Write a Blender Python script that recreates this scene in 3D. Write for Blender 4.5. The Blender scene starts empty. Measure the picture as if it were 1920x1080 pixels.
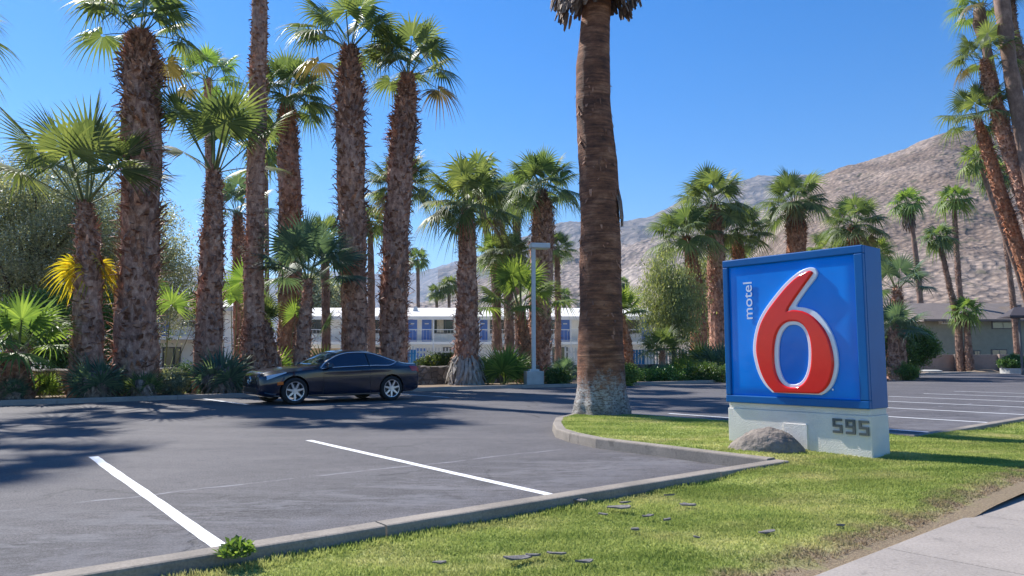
import bpy, bmesh, math, random
import numpy as np
from mathutils import Vector, Matrix
R = math.radians
sc = bpy.context.scene
# ------------------------------------------------------------------ camera, world, sun, exposure
F = 1350.0; CH = 1.2; PITCH = math.atan(132/F)
cam_d = bpy.data.cameras.new('camera'); cam = bpy.data.objects.new('camera', cam_d)
sc.collection.objects.link(cam); sc.camera = cam
cam_d.sensor_width = 36; cam_d.lens = 36*F/1920; cam_d.clip_start = .05; cam_d.clip_end = 20000
cam.location = (0, 0, CH); cam.rotation_euler = (R(90)+PITCH, 0, 0)
SUN_EL = R(45); SUN_AZ = (-math.sin(R(48)), math.cos(R(48)))     # horizontal direction towards the sun
world = bpy.data.worlds.new('World'); sc.world = world; world.use_nodes = True
wn = world.node_tree; wn.nodes.clear()
sky = wn.nodes.new('ShaderNodeTexSky'); sky.sky_type = 'NISHITA'; sky.sun_disc = False
sky.sun_elevation = SUN_EL; sky.sun_rotation = math.atan2(SUN_AZ[0], SUN_AZ[1])
sky.altitude = 150; sky.air_density = 1.1; sky.dust_density = .1; sky.ozone_density = 4
bg = wn.nodes.new('ShaderNodeBackground'); bg.inputs['Strength'].default_value = .10
wo = wn.nodes.new('ShaderNodeOutputWorld')
shs = wn.nodes.new('ShaderNodeHueSaturation'); shs.inputs['Saturation'].default_value = 1.42; shs.inputs['Value'].default_value = .88; shs.inputs['Hue'].default_value = .508
wn.links.new(sky.outputs[0], shs.inputs['Color']); wn.links.new(shs.outputs[0], bg.inputs[0]); wn.links.new(bg.outputs[0], wo.inputs[0])
sun_d = bpy.data.lights.new('sun', 'SUN'); sun_d.energy = 4.6; sun_d.angle = R(.5); sun_d.color = (1, .95, .87)
sun = bpy.data.objects.new('sun', sun_d); sc.collection.objects.link(sun)
sdir = Vector((SUN_AZ[0]*math.cos(SUN_EL), SUN_AZ[1]*math.cos(SUN_EL), math.sin(SUN_EL)))
sun.rotation_euler = sdir.to_track_quat('Z', 'Y').to_euler(); sun.location = (0, 0, 40)
sc.view_settings.view_transform = 'Standard'; sc.view_settings.look = 'None'
sc.view_settings.exposure = .93; sc.view_settings.gamma = 1
sc.cycles.max_bounces = 8; sc.cycles.transparent_max_bounces = 8; sc.cycles.volume_bounces = 0

# ------------------------------------------------------------------ helpers
random.seed(7); rng = np.random.default_rng(7)
TH = R(40); SX, SY = math.cos(TH), math.sin(TH)
def W(a, b, z=0.0):                      # site coordinates: a along the street, b away from it
    return Vector((a*SX-b*SY, a*SY+b*SX, z))
def ray(px, py):
    u = (px-960)/F; v = (540-py)/F; c, s = math.cos(PITCH), math.sin(PITCH)
    return Vector((u, c-v*s, s+v*c))
def G(px, py, z=0.0):
    d = ray(px, py); return d*((z-CH)/d.z)+Vector((0, 0, CH))
def AT(px, py, Y):
    d = ray(px, py); return d*(Y/d.y)+Vector((0, 0, CH))
def link(o): sc.collection.objects.link(o); return o
def tag(o, label=None, cat=None, group=None, kind=None):
    if label: o['label'] = label
    if cat: o['category'] = cat
    if group: o['group'] = group
    if kind: o['kind'] = kind
    return o
def empty(name, loc, label, cat, group=None, rz=0):
    o = bpy.data.objects.new(name, None); link(o); o.location = loc; o.rotation_euler = (0, 0, rz)
    o.empty_display_size = .2
    return tag(o, label, cat, group)
def put(name, me, parent=None, smooth=False, mat=None, loc=None):
    o = bpy.data.objects.new(name, me); link(o)
    if parent: o.parent = parent
    if loc is not None: o.location = loc
    if mat is not None:
        me.materials.clear(); me.materials.append(mat)
    if smooth: me.polygons.foreach_set('use_smooth', [True]*len(me.polygons))
    return o
def npmesh(name, V, Fc):
    V = np.asarray(V, dtype=np.float32).reshape(-1, 3); Fc = np.asarray(Fc, dtype=np.int32)
    n, k = Fc.shape
    me = bpy.data.meshes.new(name)
    me.vertices.add(len(V)); me.vertices.foreach_set('co', V.ravel())
    me.loops.add(n*k); me.loops.foreach_set('vertex_index', Fc.ravel())
    me.polygons.add(n); me.polygons.foreach_set('loop_start', np.arange(0, n*k, k, dtype=np.int32))
    me.polygons.foreach_set('loop_total', np.full(n, k, dtype=np.int32))
    me.update(calc_edges=True); return me
class MB:
    def __init__(s): s.v = []; s.f = []
    def add(s, vs, fs):
        o = len(s.v); s.v += [tuple(p) for p in vs]; s.f += [tuple(i+o for i in f) for f in fs]; return s
    def box(s, c, d, rz=0, taper=1.0):
        x, y, z = d[0]/2, d[1]/2, d[2]/2; vs = []
        for k, (i, j, l) in enumerate([(-1,-1,-1),(1,-1,-1),(1,1,-1),(-1,1,-1),(-1,-1,1),(1,-1,1),(1,1,1),(-1,1,1)]):
            t = taper if l > 0 else 1
            px, py = i*x*t, j*y*t
            vs.append((c[0]+px*math.cos(rz)-py*math.sin(rz), c[1]+px*math.sin(rz)+py*math.cos(rz), c[2]+l*z))
        return s.add(vs, [(0,3,2,1),(4,5,6,7),(0,1,5,4),(1,2,6,5),(2,3,7,6),(3,0,4,7)])
    def tube(s, pts, rad, n=8, cap=True):
        pts = [Vector(p) for p in pts]
        if not hasattr(rad, '__len__'): rad = [rad]*len(pts)
        vs = []
        for i, p in enumerate(pts):
            t = (pts[min(i+1, len(pts)-1)]-pts[max(i-1, 0)]).normalized()
            up = Vector((0, 0, 1)) if abs(t.z) < .9 else Vector((1, 0, 0))
            e = t.cross(up).normalized(); g = t.cross(e).normalized()
            for k in range(n):
                a = 2*math.pi*k/n; vs.append(p+(e*math.cos(a)+g*math.sin(a))*rad[i])
        fs = [(i*n+k, i*n+(k+1) % n, (i+1)*n+(k+1) % n, (i+1)*n+k) for i in range(len(pts)-1) for k in range(n)]
        if cap: fs += [tuple(range(n))[::-1], tuple((len(pts)-1)*n+k for k in range(n))]
        return s.add(vs, fs)
    def prism(s, poly, z0, z1):
        n = len(poly); vs = [(p[0], p[1], z0) for p in poly]+[(p[0], p[1], z1) for p in poly]
        return s.add(vs, [tuple(range(n))[::-1], tuple(range(n, 2*n))]+[(i, (i+1) % n, n+(i+1) % n, n+i) for i in range(n)])
    def build(s, name, mat, parent=None, smooth=False, bevel=0, loc=None, seg=2):
        me = bpy.data.meshes.new(name); me.from_pydata(s.v, [], s.f); me.update()
        o = put(name, me, parent, smooth, mat, loc)
        if bevel:
            m = o.modifiers.new('bevel', 'BEVEL'); m.width = bevel; m.segments = seg; m.limit_method = 'ANGLE'; m.angle_limit = R(40)
        return o
# value-noise fBm on numpy arrays
_perm = np.random.default_rng(3).random((256, 256))
def vnoise(x, y):
    xi = np.floor(x).astype(int); yi = np.floor(y).astype(int); xf = x-xi; yf = y-yi
    u = xf*xf*(3-2*xf); v = yf*yf*(3-2*yf)
    g = lambda i, j: _perm[i % 256, j % 256]
    return (g(xi, yi)*(1-u)+g(xi+1, yi)*u)*(1-v)+(g(xi, yi+1)*(1-u)+g(xi+1, yi+1)*u)*v
def fbm(x, y, o=5, g=.5, ridge=False):
    r = 0; a = 1; t = 0
    for i in range(o):
        n = vnoise(x*2**i+i*17.3, y*2**i+i*9.1)
        if ridge: n = 1-abs(2*n-1)
        r = r+a*n; t += a; a *= g
    return r/t

# ------------------------------------------------------------------ materials
def nmat(name):
    m = bpy.data.materials.new(name); m.use_nodes = True; nt = m.node_tree
    return m, nt, nt.nodes['Principled BSDF']
def ramp(nt, cols):
    r = nt.nodes.new('ShaderNodeValToRGB'); e = r.color_ramp.elements
    while len(e) < len(cols): e.new(.5)
    for k, (p, c) in enumerate(cols): e[k].position = p; e[k].color = (*c, 1)
    return r
def noise(nt, scale, detail=6, rough=.6, co=None, dist=0):
    n = nt.nodes.new('ShaderNodeTexNoise'); n.inputs['Scale'].default_value = scale
    n.inputs['Detail'].default_value = detail; n.inputs['Roughness'].default_value = rough; n.inputs['Distortion'].default_value = dist
    if co is not None: nt.links.new(co, n.inputs['Vector'])
    return n
def coord(nt, sx=1, sy=1, sz=1, kind='Object'):
    t = nt.nodes.new('ShaderNodeTexCoord'); mp = nt.nodes.new('ShaderNodeMapping'); mp.inputs['Scale'].default_value = (sx, sy, sz)
    nt.links.new(t.outputs[kind], mp.inputs[0]); return mp.outputs[0]
def mix(nt, fac, a, b, mode='MIX'):
    m = nt.nodes.new('ShaderNodeMix'); m.data_type = 'RGBA'; m.blend_type = mode
    for s, v in ((m.inputs[0], fac), (m.inputs[6], a), (m.inputs[7], b)):
        if isinstance(v, (int, float)): s.default_value = v
        elif isinstance(v, tuple): s.default_value = (*v, 1)
        else: nt.links.new(v, s)
    return m.outputs[2]
def bump(nt, h, b, strength=.5, dist=.02):
    n = nt.nodes.new('ShaderNodeBump'); n.inputs['Strength'].default_value = strength; n.inputs['Distance'].default_value = dist
    nt.links.new(h, n.inputs['Height']); nt.links.new(n.outputs[0], b.inputs['Normal']); return n
def simple(name, c1, c2=None, rough=.6, scale=8, metal=0, bmp=0, bd=.01, coat=0, spec=.5, bscale=None):
    m, nt, b = nmat(name); c2 = c2 or tuple(x*.8 for x in c1); co = coord(nt)
    n = noise(nt, scale, co=co); r = ramp(nt, [(.3, c2), (.7, c1)]); nt.links.new(n.outputs[0], r.inputs[0])
    nt.links.new(r.outputs[0], b.inputs['Base Color'])
    b.inputs['Roughness'].default_value = rough; b.inputs['Metallic'].default_value = metal
    b.inputs['Coat Weight'].default_value = coat; b.inputs['Specular IOR Level'].default_value = spec
    if bmp:
        n2 = noise(nt, bscale or scale*6, co=co); bump(nt, n2.outputs[0], b, bmp, bd)
    return m
def m_asphalt():
    m, nt, b = nmat('asphalt'); co = coord(nt)
    big = noise(nt, .35, 5, .6, co); r1 = ramp(nt, [(.3, (.088, .085, .094)), (.7, (.132, .125, .132))]); nt.links.new(big.outputs[0], r1.inputs[0])
    # long sealcoat streaks along the lot
    mp = nt.nodes.new('ShaderNodeMapping'); mp.inputs['Rotation'].default_value = (0, 0, -TH); mp.inputs['Scale'].default_value = (.4, 1.3, 1)
    tc = nt.nodes.new('ShaderNodeTexCoord'); nt.links.new(tc.outputs['Object'], mp.inputs[0])
    st = noise(nt, 1.0, 6, .65, mp.outputs[0], .6); r2 = ramp(nt, [(.32, (.78, .78, .80)), (.66, (1.15, 1.13, 1.12))]); nt.links.new(st.outputs[0], r2.inputs[0])
    c = mix(nt, .8, r1.outputs[0], r2.outputs[0], 'MULTIPLY')
    fine = noise(nt, 60, 6, .85, co); r3 = ramp(nt, [(.43, (.40, .40, .41)), (.57, (1.6, 1.6, 1.58))]); nt.links.new(fine.outputs[0], r3.inputs[0])
    c = mix(nt, .75, c, r3.outputs[0], 'MULTIPLY')
    # worn aggregate patches and cracks
    vor = nt.nodes.new('ShaderNodeTexVoronoi'); vor.feature = 'DISTANCE_TO_EDGE'; vor.inputs['Scale'].default_value = .55
    wv = noise(nt, 1.6, 6, .7, co); wm = mix(nt, .35, co, wv.outputs[1]); nt.links.new(wm, vor.inputs['Vector'])
    cr = ramp(nt, [(0, (1, 1, 1)), (.012, (0, 0, 0))]); nt.links.new(vor.outputs[0], cr.inputs[0])
    cm = noise(nt, .5, 3, .5, co); cmr = ramp(nt, [(.5, (0, 0, 0)), (.62, (1, 1, 1))]); nt.links.new(cm.outputs[0], cmr.inputs[0])
    cf = mix(nt, 1.0, cr.outputs[0], cmr.outputs[0], 'MULTIPLY')
    c = mix(nt, cf, c, (.03, .03, .034))
    md = noise(nt, 7, 8, .85, co, .4); mdr = ramp(nt, [(.34, (.45, .45, .46)), (.46, (1, 1, 1)), (.62, (1.12, 1.12, 1.1))]); nt.links.new(md.outputs[0], mdr.inputs[0])
    c = mix(nt, .7, c, mdr.outputs[0], 'MULTIPLY')
    # oil stains
    os_ = noise(nt, .9, 3, .5, co); osr = ramp(nt, [(.68, (0, 0, 0)), (.76, (.55, .55, .55))]); nt.links.new(os_.outputs[0], osr.inputs[0])
    c = mix(nt, osr.outputs[0], c, (.04, .038, .042))
    # broken pale seam running along the stalls
    mp2 = nt.nodes.new('ShaderNodeVectorRotate'); mp2.rotation_type = 'Z_AXIS'; mp2.inputs['Angle'].default_value = -TH
    nt.links.new(tc.outputs['Object'], mp2.inputs['Vector'])
    sp = nt.nodes.new('ShaderNodeSeparateXYZ'); nt.links.new(mp2.outputs[0], sp.inputs[0])
    wob = noise(nt, .8, 4, .6, co)
    def M(op, a, bb, clamp=False):
        n = nt.nodes.new('ShaderNodeMath'); n.operation = op; n.use_clamp = clamp
        for i, v in enumerate((a, bb)):
            if v is None: continue
            if isinstance(v, (int, float)): n.inputs[i].default_value = v
            else: nt.links.new(v, n.inputs[i])
        return n.outputs[0]
    def seam(bpos, wdt, gain):
        off = M('MULTIPLY', M('SUBTRACT', wob.outputs[0], .5), .35)
        d = M('ABSOLUTE', M('SUBTRACT', M('ADD', sp.outputs[1], off), bpos), None)
        s = M('SUBTRACT', 1.0, M('DIVIDE', d, wdt), True)
        br = noise(nt, 2.5, 5, .7, co); brr = ramp(nt, [(.42, (0, 0, 0)), (.6, (1, 1, 1))]); nt.links.new(br.outputs[0], brr.inputs[0])
        return M('MULTIPLY', M('MULTIPLY', s, brr.outputs[0]), gain)
    cb = noise(nt, 11, 8, .9, mp.outputs[0], .3); cbr = ramp(nt, [(.515, (0, 0, 0)), (.535, (1, 1, 1))]); nt.links.new(cb.outputs[0], cbr.inputs[0])
    cw = noise(nt, 1.1, 4, .6, co); cwr = ramp(nt, [(.38, (.15, .15, .15)), (.55, (1, 1, 1))]); nt.links.new(cw.outputs[0], cwr.inputs[0])
    band = M('SUBTRACT', 1.0, M('DIVIDE', M('ABSOLUTE', M('SUBTRACT', sp.outputs[1], 5.75), None), 1.5), True)
    crum = M('MULTIPLY', M('MULTIPLY', band, cbr.outputs[0]), cwr.outputs[0])
    c = mix(nt, M('MULTIPLY', crum, .85), c, (.038, .037, .042))
    sw = noise(nt, 2.0, 7, .75, mp.outputs[0], 1.2); swr = ramp(nt, [(.5, (0, 0, 0)), (.58, (1, 1, 1))]); nt.links.new(sw.outputs[0], swr.inputs[0])
    c = mix(nt, M('MULTIPLY', M('MULTIPLY', swr.outputs[0], band), .4), c, (.23, .23, .25))
    c = mix(nt, seam(7.05, .035, .75), c, (.34, .34, .38))
    c = mix(nt, seam(5.2, .5, .35), c, (.2, .2, .225))
    c = mix(nt, seam(7.7, .35, .18), c, (.045, .045, .05))
    nt.links.new(c, b.inputs['Base Color']); b.inputs['Roughness'].default_value = .82; b.inputs['Specular IOR Level'].default_value = .35
    hb = mix(nt, .45, fine.outputs[0], noise(nt, 14, 6, .7, co).outputs[0])
    hb2 = mix(nt, cf, hb, (0, 0, 0))
    bump(nt, hb2, b, .75, .02)
    return m
def m_concrete(name, a=(.40, .37, .33), c2=(.26, .24, .22), joints=False):
    m, nt, b = nmat(name); co = coord(nt)
    n = noise(nt, 1.3, 7, .65, co); r = ramp(nt, [(.3, c2), (.7, a)]); nt.links.new(n.outputs[0], r.inputs[0])
    f = noise(nt, 60, 4, .7, co); fr = ramp(nt, [(.35, (.7, .7, .7)), (.65, (1.2, 1.2, 1.2))]); nt.links.new(f.outputs[0], fr.inputs[0])
    c = mix(nt, .6, r.outputs[0], fr.outputs[0], 'MULTIPLY')
    s = noise(nt, 6, 5, .8, co); sr = ramp(nt, [(.56, (0, 0, 0)), (.68, (.5, .5, .5))]); nt.links.new(s.outputs[0], sr.inputs[0])
    c = mix(nt, sr.outputs[0], c, tuple(x*.45 for x in c2))
    nt.links.new(c, b.inputs['Base Color']); b.inputs['Roughness'].default_value = .9
    bump(nt, f.outputs[0], b, .4, .008); return m
def m_lawn(name, blades=False):
    m, nt, b = nmat(name); co = coord(nt)
    n = noise(nt, .9, 6, .62, co); r = ramp(nt, [(.28, (.21, .30, .07)), (.5, (.35, .41, .125)), (.7, (.55, .52, .25))]); nt.links.new(n.outputs[0], r.inputs[0])
    mp = nt.nodes.new('ShaderNodeMapping'); mp.inputs['Rotation'].default_value = (0, 0, -TH-.1); mp.inputs['Scale'].default_value = (.3, 2.4, 1)
    tc = nt.nodes.new('ShaderNodeTexCoord'); nt.links.new(tc.outputs['Object'], mp.inputs[0])
    st = noise(nt, 1.4, 3, .5, mp.outputs[0]); sr = ramp(nt, [(.4, (.8, .82, .7)), (.6, (1.25, 1.18, 1.2))]); nt.links.new(st.outputs[0], sr.inputs[0])
    c = mix(nt, .8, r.outputs[0], sr.outputs[0], 'MULTIPLY')
    f = noise(nt, 70, 4, .8, co); fr = ramp(nt, [(.3, (.6, .62, .55)), (.7, (1.45, 1.4, 1.4))]); nt.links.new(f.outputs[0], fr.inputs[0])
    c = mix(nt, .8, c, fr.outputs[0], 'MULTIPLY')
    # dry strip by the sidewalk
    vr = nt.nodes.new('ShaderNodeVectorRotate'); vr.rotation_type = 'Z_AXIS'; vr.inputs['Angle'].default_value = -TH
    nt.links.new(tc.outputs['Object'], vr.inputs['Vector'])
    sp = nt.nodes.new('ShaderNodeSeparateXYZ'); nt.links.new(vr.outputs[0], sp.inputs[0])
    mr = nt.nodes.new('ShaderNodeMapRange'); mr.inputs[1].default_value = 2.42; mr.inputs[2].default_value = 2.15
    ad = nt.nodes.new('ShaderNodeMath'); ad.operation = 'MULTIPLY_ADD'; n3 = noise(nt, 3, 5, .7, co)
    nt.links.new(n3.outputs[0], ad.inputs[0]); ad.inputs[1].default_value = .9; nt.links.new(sp.outputs[1], ad.inputs[2])
    sb = nt.nodes.new('ShaderNodeMath'); sb.operation = 'SUBTRACT'; nt.links.new(ad.outputs[0], sb.inputs[0]); sb.inputs[1].default_value = .45
    nt.links.new(sb.outputs[0], mr.inputs[0])
    dr = ramp(nt, [(.3, (.17, .12, .08)), (.7, (.50, .39, .25))]); nt.links.new(f.outputs[0], dr.inputs[0])
    c = mix(nt, mr.outputs[0], c, dr.outputs[0])
    nt.links.new(c, b.inputs['Base Color']); b.inputs['Roughness'].default_value = .85; b.inputs['Specular IOR Level'].default_value = .2
    if blades:
        tr = nt.nodes.new('ShaderNodeBsdfTranslucent'); nt.links.new(c, tr.inputs[0]); ms = nt.nodes.new('ShaderNodeMixShader'); ms.inputs[0].default_value = .45
        out = nt.nodes['Material Output']; nt.links.new(b.outputs[0], ms.inputs[1]); nt.links.new(tr.outputs[0], ms.inputs[2]); nt.links.new(ms.outputs[0], out.inputs[0])
    else: bump(nt, f.outputs[0], b, .8, .03)
    return m
def m_leaf(name, dark, lite, trans=.38, rough=.38, scale=1.5, spec=.5):
    m, nt, b = nmat(name); co = coord(nt)
    n = noise(nt, scale, 4, .6, co); r = ramp(nt, [(.3, dark), (.7, lite)]); nt.links.new(n.outputs[0], r.inputs[0])
    oi = nt.nodes.new('ShaderNodeObjectInfo'); hs = nt.nodes.new('ShaderNodeHueSaturation')
    mr = nt.nodes.new('ShaderNodeMapRange'); nt.links.new(oi.outputs['Random'], mr.inputs[0]); mr.inputs[3].default_value = .485; mr.inputs[4].default_value = .52
    gi = nt.nodes.new('ShaderNodeNewGeometry'); ir = ramp(nt, [(0, (.55, .60, .62)), (.6, (1, 1, 1)), (1, (1.55, 1.4, 1.25))]); nt.links.new(gi.outputs['Random Per Island'], ir.inputs[0])
    isl = mix(nt, 1, r.outputs[0], ir.outputs[0], 'MULTIPLY')
    nt.links.new(mr.outputs[0], hs.inputs['Hue']); nt.links.new(isl, hs.inputs['Color'])
    nt.links.new(hs.outputs[0], b.inputs['Base Color']); b.inputs['Roughness'].default_value = rough; b.inputs['Specular IOR Level'].default_value = spec
    tr = nt.nodes.new('ShaderNodeBsdfTranslucent'); yl = mix(nt, .55, hs.outputs[0], (1.35, 1.3, .5), 'MULTIPLY'); g = mix(nt, 1, yl, (1.8, 1.8, 1.4), 'MULTIPLY'); nt.links.new(g, tr.inputs[0])
    ms = nt.nodes.new('ShaderNodeMixShader'); ms.inputs[0].default_value = trans
    out = nt.nodes['Material Output']; nt.links.new(b.outputs[0], ms.inputs[1]); nt.links.new(tr.outputs[0], ms.inputs[2]); nt.links.new(ms.outputs[0], out.inputs[0])
    return m
def m_boots(name, c1, c2, c3, scale=7):
    m, nt, b = nmat(name); co = coord(nt, 1, 1, .6)
    n = noise(nt, scale, 5, .75, co); r = ramp(nt, [(.3, c1), (.5, c2), (.72, c3)]); nt.links.new(n.outputs[0], r.inputs[0])
    gi = nt.nodes.new('ShaderNodeNewGeometry'); vr_ = ramp(nt, [(0, (.55, .52, .52)), (.5, (.95, .95, .95)), (.88, (1.35, 1.3, 1.25)), (1, (2.1, 2.0, 1.9))]); nt.links.new(gi.outputs['Random Per Island'], vr_.inputs[0])
    n2 = noise(nt, .7, 3, .5, coord(nt)); r2 = ramp(nt, [(.35, (.72, .70, .74)), (.65, (1.25, 1.15, 1.05))]); nt.links.new(n2.outputs[0], r2.inputs[0])
    c = mix(nt, .7, r.outputs[0], r2.outputs[0], 'MULTIPLY'); c = mix(nt, .85, c, vr_.outputs[0], 'MULTIPLY'); nt.links.new(c, b.inputs['Base Color']); b.inputs['Roughness'].default_value = .7
    b.inputs['Specular IOR Level'].default_value = .3
    n3 = noise(nt, 40, 3, .7, coord(nt, 1, 1, .3)); bump(nt, n3.outputs[0], b, .6, .02); return m
def m_bigtrunk():
    m, nt, b = nmat('ringed_bark'); co = coord(nt)
    n = noise(nt, 2.2, 6, .7, coord(nt, 1, 1, 2.2)); r = ramp(nt, [(.32, (.09, .042, .028)), (.5, (.27, .115, .062)), (.68, (.50, .25, .145))]); nt.links.new(n.outputs[0], r.inputs[0])
    ringn = noise(nt, 1.0, 5, .75, coord(nt, 1.4, 1.4, 26), .5); rr = ramp(nt, [(.35, (.4, .38, .4)), (.6, (1.35, 1.3, 1.25))]); nt.links.new(ringn.outputs[0], rr.inputs[0])
    c = mix(nt, .85, r.outputs[0], rr.outputs[0], 'MULTIPLY')
    # worn white paint low on the trunk
    tc = nt.nodes.new('ShaderNodeTexCoord'); sp = nt.nodes.new('ShaderNodeSeparateXYZ'); nt.links.new(tc.outputs['Object'], sp.inputs[0])
    ad = nt.nodes.new('ShaderNodeMath'); ad.operation = 'MULTIPLY_ADD'; n3 = noise(nt, 3, 8, .9, coord(nt, 1.5, 1.5, 1.0))
    nt.links.new(n3.outputs[0], ad.inputs[0]); ad.inputs[1].default_value = 2.2; nt.links.new(sp.outputs[2], ad.inputs[2])
    mr = nt.nodes.new('ShaderNodeMapRange'); mr.inputs[1].default_value = 2.0; mr.inputs[2].default_value = 1.55; nt.links.new(ad.outputs[0], mr.inputs[0])
    pn = ramp(nt, [(.40, (0, 0, 0)), (.58, (1, 1, 1))]); n4 = noise(nt, 16, 5, .8, coord(nt, 1, 1, 2.2)); nt.links.new(n4.outputs[0], pn.inputs[0])
    # paint is rubbed off in a band near the ground
    mr2 = nt.nodes.new('ShaderNodeMapRange'); mr2.inputs[1].default_value = 1.2; mr2.inputs[2].default_value = 1.55; mr2.inputs[3].default_value = .35; mr2.inputs[4].default_value = 1
    nt.links.new(ad.outputs[0], mr2.inputs[0])
    mm = nt.nodes.new('ShaderNodeMath'); mm.operation = 'MULTIPLY'; nt.links.new(mr.outputs[0], mm.inputs[0]); nt.links.new(mr2.outputs[0], mm.inputs[1])
    m3 = nt.nodes.new('ShaderNodeMath'); m3.operation = 'MULTIPLY'; nt.links.new(mm.outputs[0], m3.inputs[0]); nt.links.new(pn.outputs[0], m3.inputs[1])
    mrg = nt.nodes.new('ShaderNodeMapRange'); mrg.inputs[1].default_value = 2.0; mrg.inputs[2].default_value = 1.3; nt.links.new(ad.outputs[0], mrg.inputs[0])
    grey = ramp(nt, [(.3, (.07, .06, .05)), (.7, (.24, .21, .18))]); nt.links.new(n4.outputs[0], grey.inputs[0])
    c = mix(nt, mrg.outputs[0], c, grey.outputs[0]); c = mix(nt, m3.outputs[0], c, (.62, .62, .60))
    nt.links.new(c, b.inputs['Base Color']); b.inputs['Roughness'].default_value = .85
    h = mix(nt, .5, ringn.outputs[0], n4.outputs[0]); bump(nt, h, b, 1, .1); return m
def m_rock(name, a, b_, c_, s=.03, bd=3, hb=.6, vs=7):
    m, nt, b = nmat(name); co = coord(nt)
    n = noise(nt, s, 8, .62, co); r = ramp(nt, [(.3, a), (.5, b_), (.7, c_)]); nt.links.new(n.outputs[0], r.inputs[0])
    v = nt.nodes.new('ShaderNodeTexVoronoi'); v.inputs['Scale'].default_value = s*vs; nt.links.new(co, v.inputs['Vector'])
    vr = ramp(nt, [(.1, (1.7, 1.65, 1.6)), (.45, (.9, .9, .9)), (.7, (.55, .55, .57))]); nt.links.new(v.outputs[0], vr.inputs[0])
    c = mix(nt, .6, r.outputs[0], vr.outputs[0], 'MULTIPLY')
    sc_ = noise(nt, s*12, 3, .6, co); sr = ramp(nt, [(.58, (0, 0, 0)), (.66, (.7, .7, .7))]); nt.links.new(sc_.outputs[0], sr.inputs[0])
    c = mix(nt, sr.outputs[0], c, (.07, .075, .05))
    nt.links.new(c, b.inputs['Base Color']); b.inputs['Roughness'].default_value = .95; b.inputs['Specular IOR Level'].default_value = .1
    h = mix(nt, .5, noise(nt, s*6, 6, .75, co).outputs[0], v.outputs[0]); bump(nt, h, b, hb, bd); return m
def m_stones():
    m, nt, b = nmat('rubble_stone'); co = coord(nt)
    wv = noise(nt, 3, 3, .5, co); wm = mix(nt, .12, co, wv.outputs[1])
    v = nt.nodes.new('ShaderNodeTexVoronoi'); v.inputs['Scale'].default_value = 3.6; nt.links.new(wm, v.inputs['Vector'])
    e = nt.nodes.new('ShaderNodeTexVoronoi'); e.feature = 'DISTANCE_TO_EDGE'; e.inputs['Scale'].default_value = 3.6; nt.links.new(wm, e.inputs['Vector'])
    hs = nt.nodes.new('ShaderNodeSeparateColor'); nt.links.new(v.outputs['Color'], hs.inputs[0])
    r = ramp(nt, [(0, (.10, .085, .08)), (.5, (.19, .16, .145)), (1, (.33, .29, .26))]); nt.links.new(hs.outputs[0], r.inputs[0])
    er = ramp(nt, [(.02, (.35, .35, .35)), (.09, (1, 1, 1))]); nt.links.new(e.outputs[0], er.inputs[0])
    n = noise(nt, 18, 5, .7, co); nr = ramp(nt, [(.3, (.7, .7, .7)), (.7, (1.2, 1.2, 1.2))]); nt.links.new(n.outputs[0], nr.inputs[0])
    c = mix(nt, 1, r.outputs[0], nr.outputs[0], 'MULTIPLY'); c2 = mix(nt, er.outputs[0], (.09, .08, .075), c)
    nt.links.new(c2, b.inputs['Base Color']); b.inputs['Roughness'].default_value = .9
    bump(nt, er.outputs[0], b, 1, .06); return m
def m_stucco(name, c1, c2, sc_=55, st=.8, bd=.012):
    m, nt, b = nmat(name); co = coord(nt)
    n = noise(nt, 2, 5, .6, co); r = ramp(nt, [(.3, c2), (.7, c1)]); nt.links.new(n.outputs[0], r.inputs[0]); nt.links.new(r.outputs[0], b.inputs['Base Color'])
    b.inputs['Roughness'].default_value = .85; v = noise(nt, sc_, 3, .6, co); bump(nt, v.outputs[0], b, st, bd); return m
def m_glass(name, c=(.02, .03, .035), rough=.06):
    m, nt, b = nmat(name); b.inputs['Base Color'].default_value = (*c, 1); b.inputs['Roughness'].default_value = rough
    b.inputs['Specular IOR Level'].default_value = .8; return m

M_ASPH = m_asphalt(); M_CURB = m_concrete('kerb_concrete', (.34, .295, .25), (.17, .15, .13)); M_WALK = m_concrete('sidewalk_concrete', (.37, .325, .29), (.27, .24, .215))
M_LAWN = m_lawn('lawn'); M_BLADE = m_lawn('grass_blades', True)
M_SOIL = simple('bed_soil', (.30, .22, .15), (.13, .09, .06), .95, 2.5, bmp=.8, bd=.04)
M_GRND = simple('desert_ground', (.20, .18, .15), (.13, .12, .10), .95, .3, bmp=.5, bd=.1)
M_PAINT = None
def m_paint():
    m, nt, b = nmat('road_paint'); co = coord(nt); n = noise(nt, 25, 6, .8, co); r = ramp(nt, [(.27, (.35, .35, .37)), (.4, (.8, .81, .83))]); nt.links.new(n.outputs[0], r.inputs[0])
    nt.links.new(r.outputs[0], b.inputs['Base Color']); b.inputs['Roughness'].default_value = .6; n2 = noise(nt, 90, 4, .7, co); bump(nt, n2.outputs[0], b, .5, .01); return m
M_PAINT = m_paint()
M_FROND = m_leaf('palm_leaf', (.08, .125, .052), (.16, .205, .092), .34, rough=.5, spec=.35)
M_FROND_BLUE = m_leaf('blue_palm_leaf', (.08, .14, .10), (.14, .21, .15), .25, rough=.5, spec=.4)
M_FROND_YEL = m_leaf('bright_palm_leaf', (.10, .17, .045), (.19, .26, .08), .36, rough=.5, spec=.35)
M_FROND_DRY = m_leaf('yellowed_palm_leaf', (.34, .30, .02), (.52, .45, .04), .4)
M_FROND_TAN = m_leaf('withered_palm_leaf', (.13, .11, .05), (.24, .19, .10), .2)
M_CORE = simple('trunk_core', (.15, .09, .065), (.06, .035, .028), .95, 9, bmp=.8, bd=.05)  # coloured dark to paint shaded depth into the gaps between the boots
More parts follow.
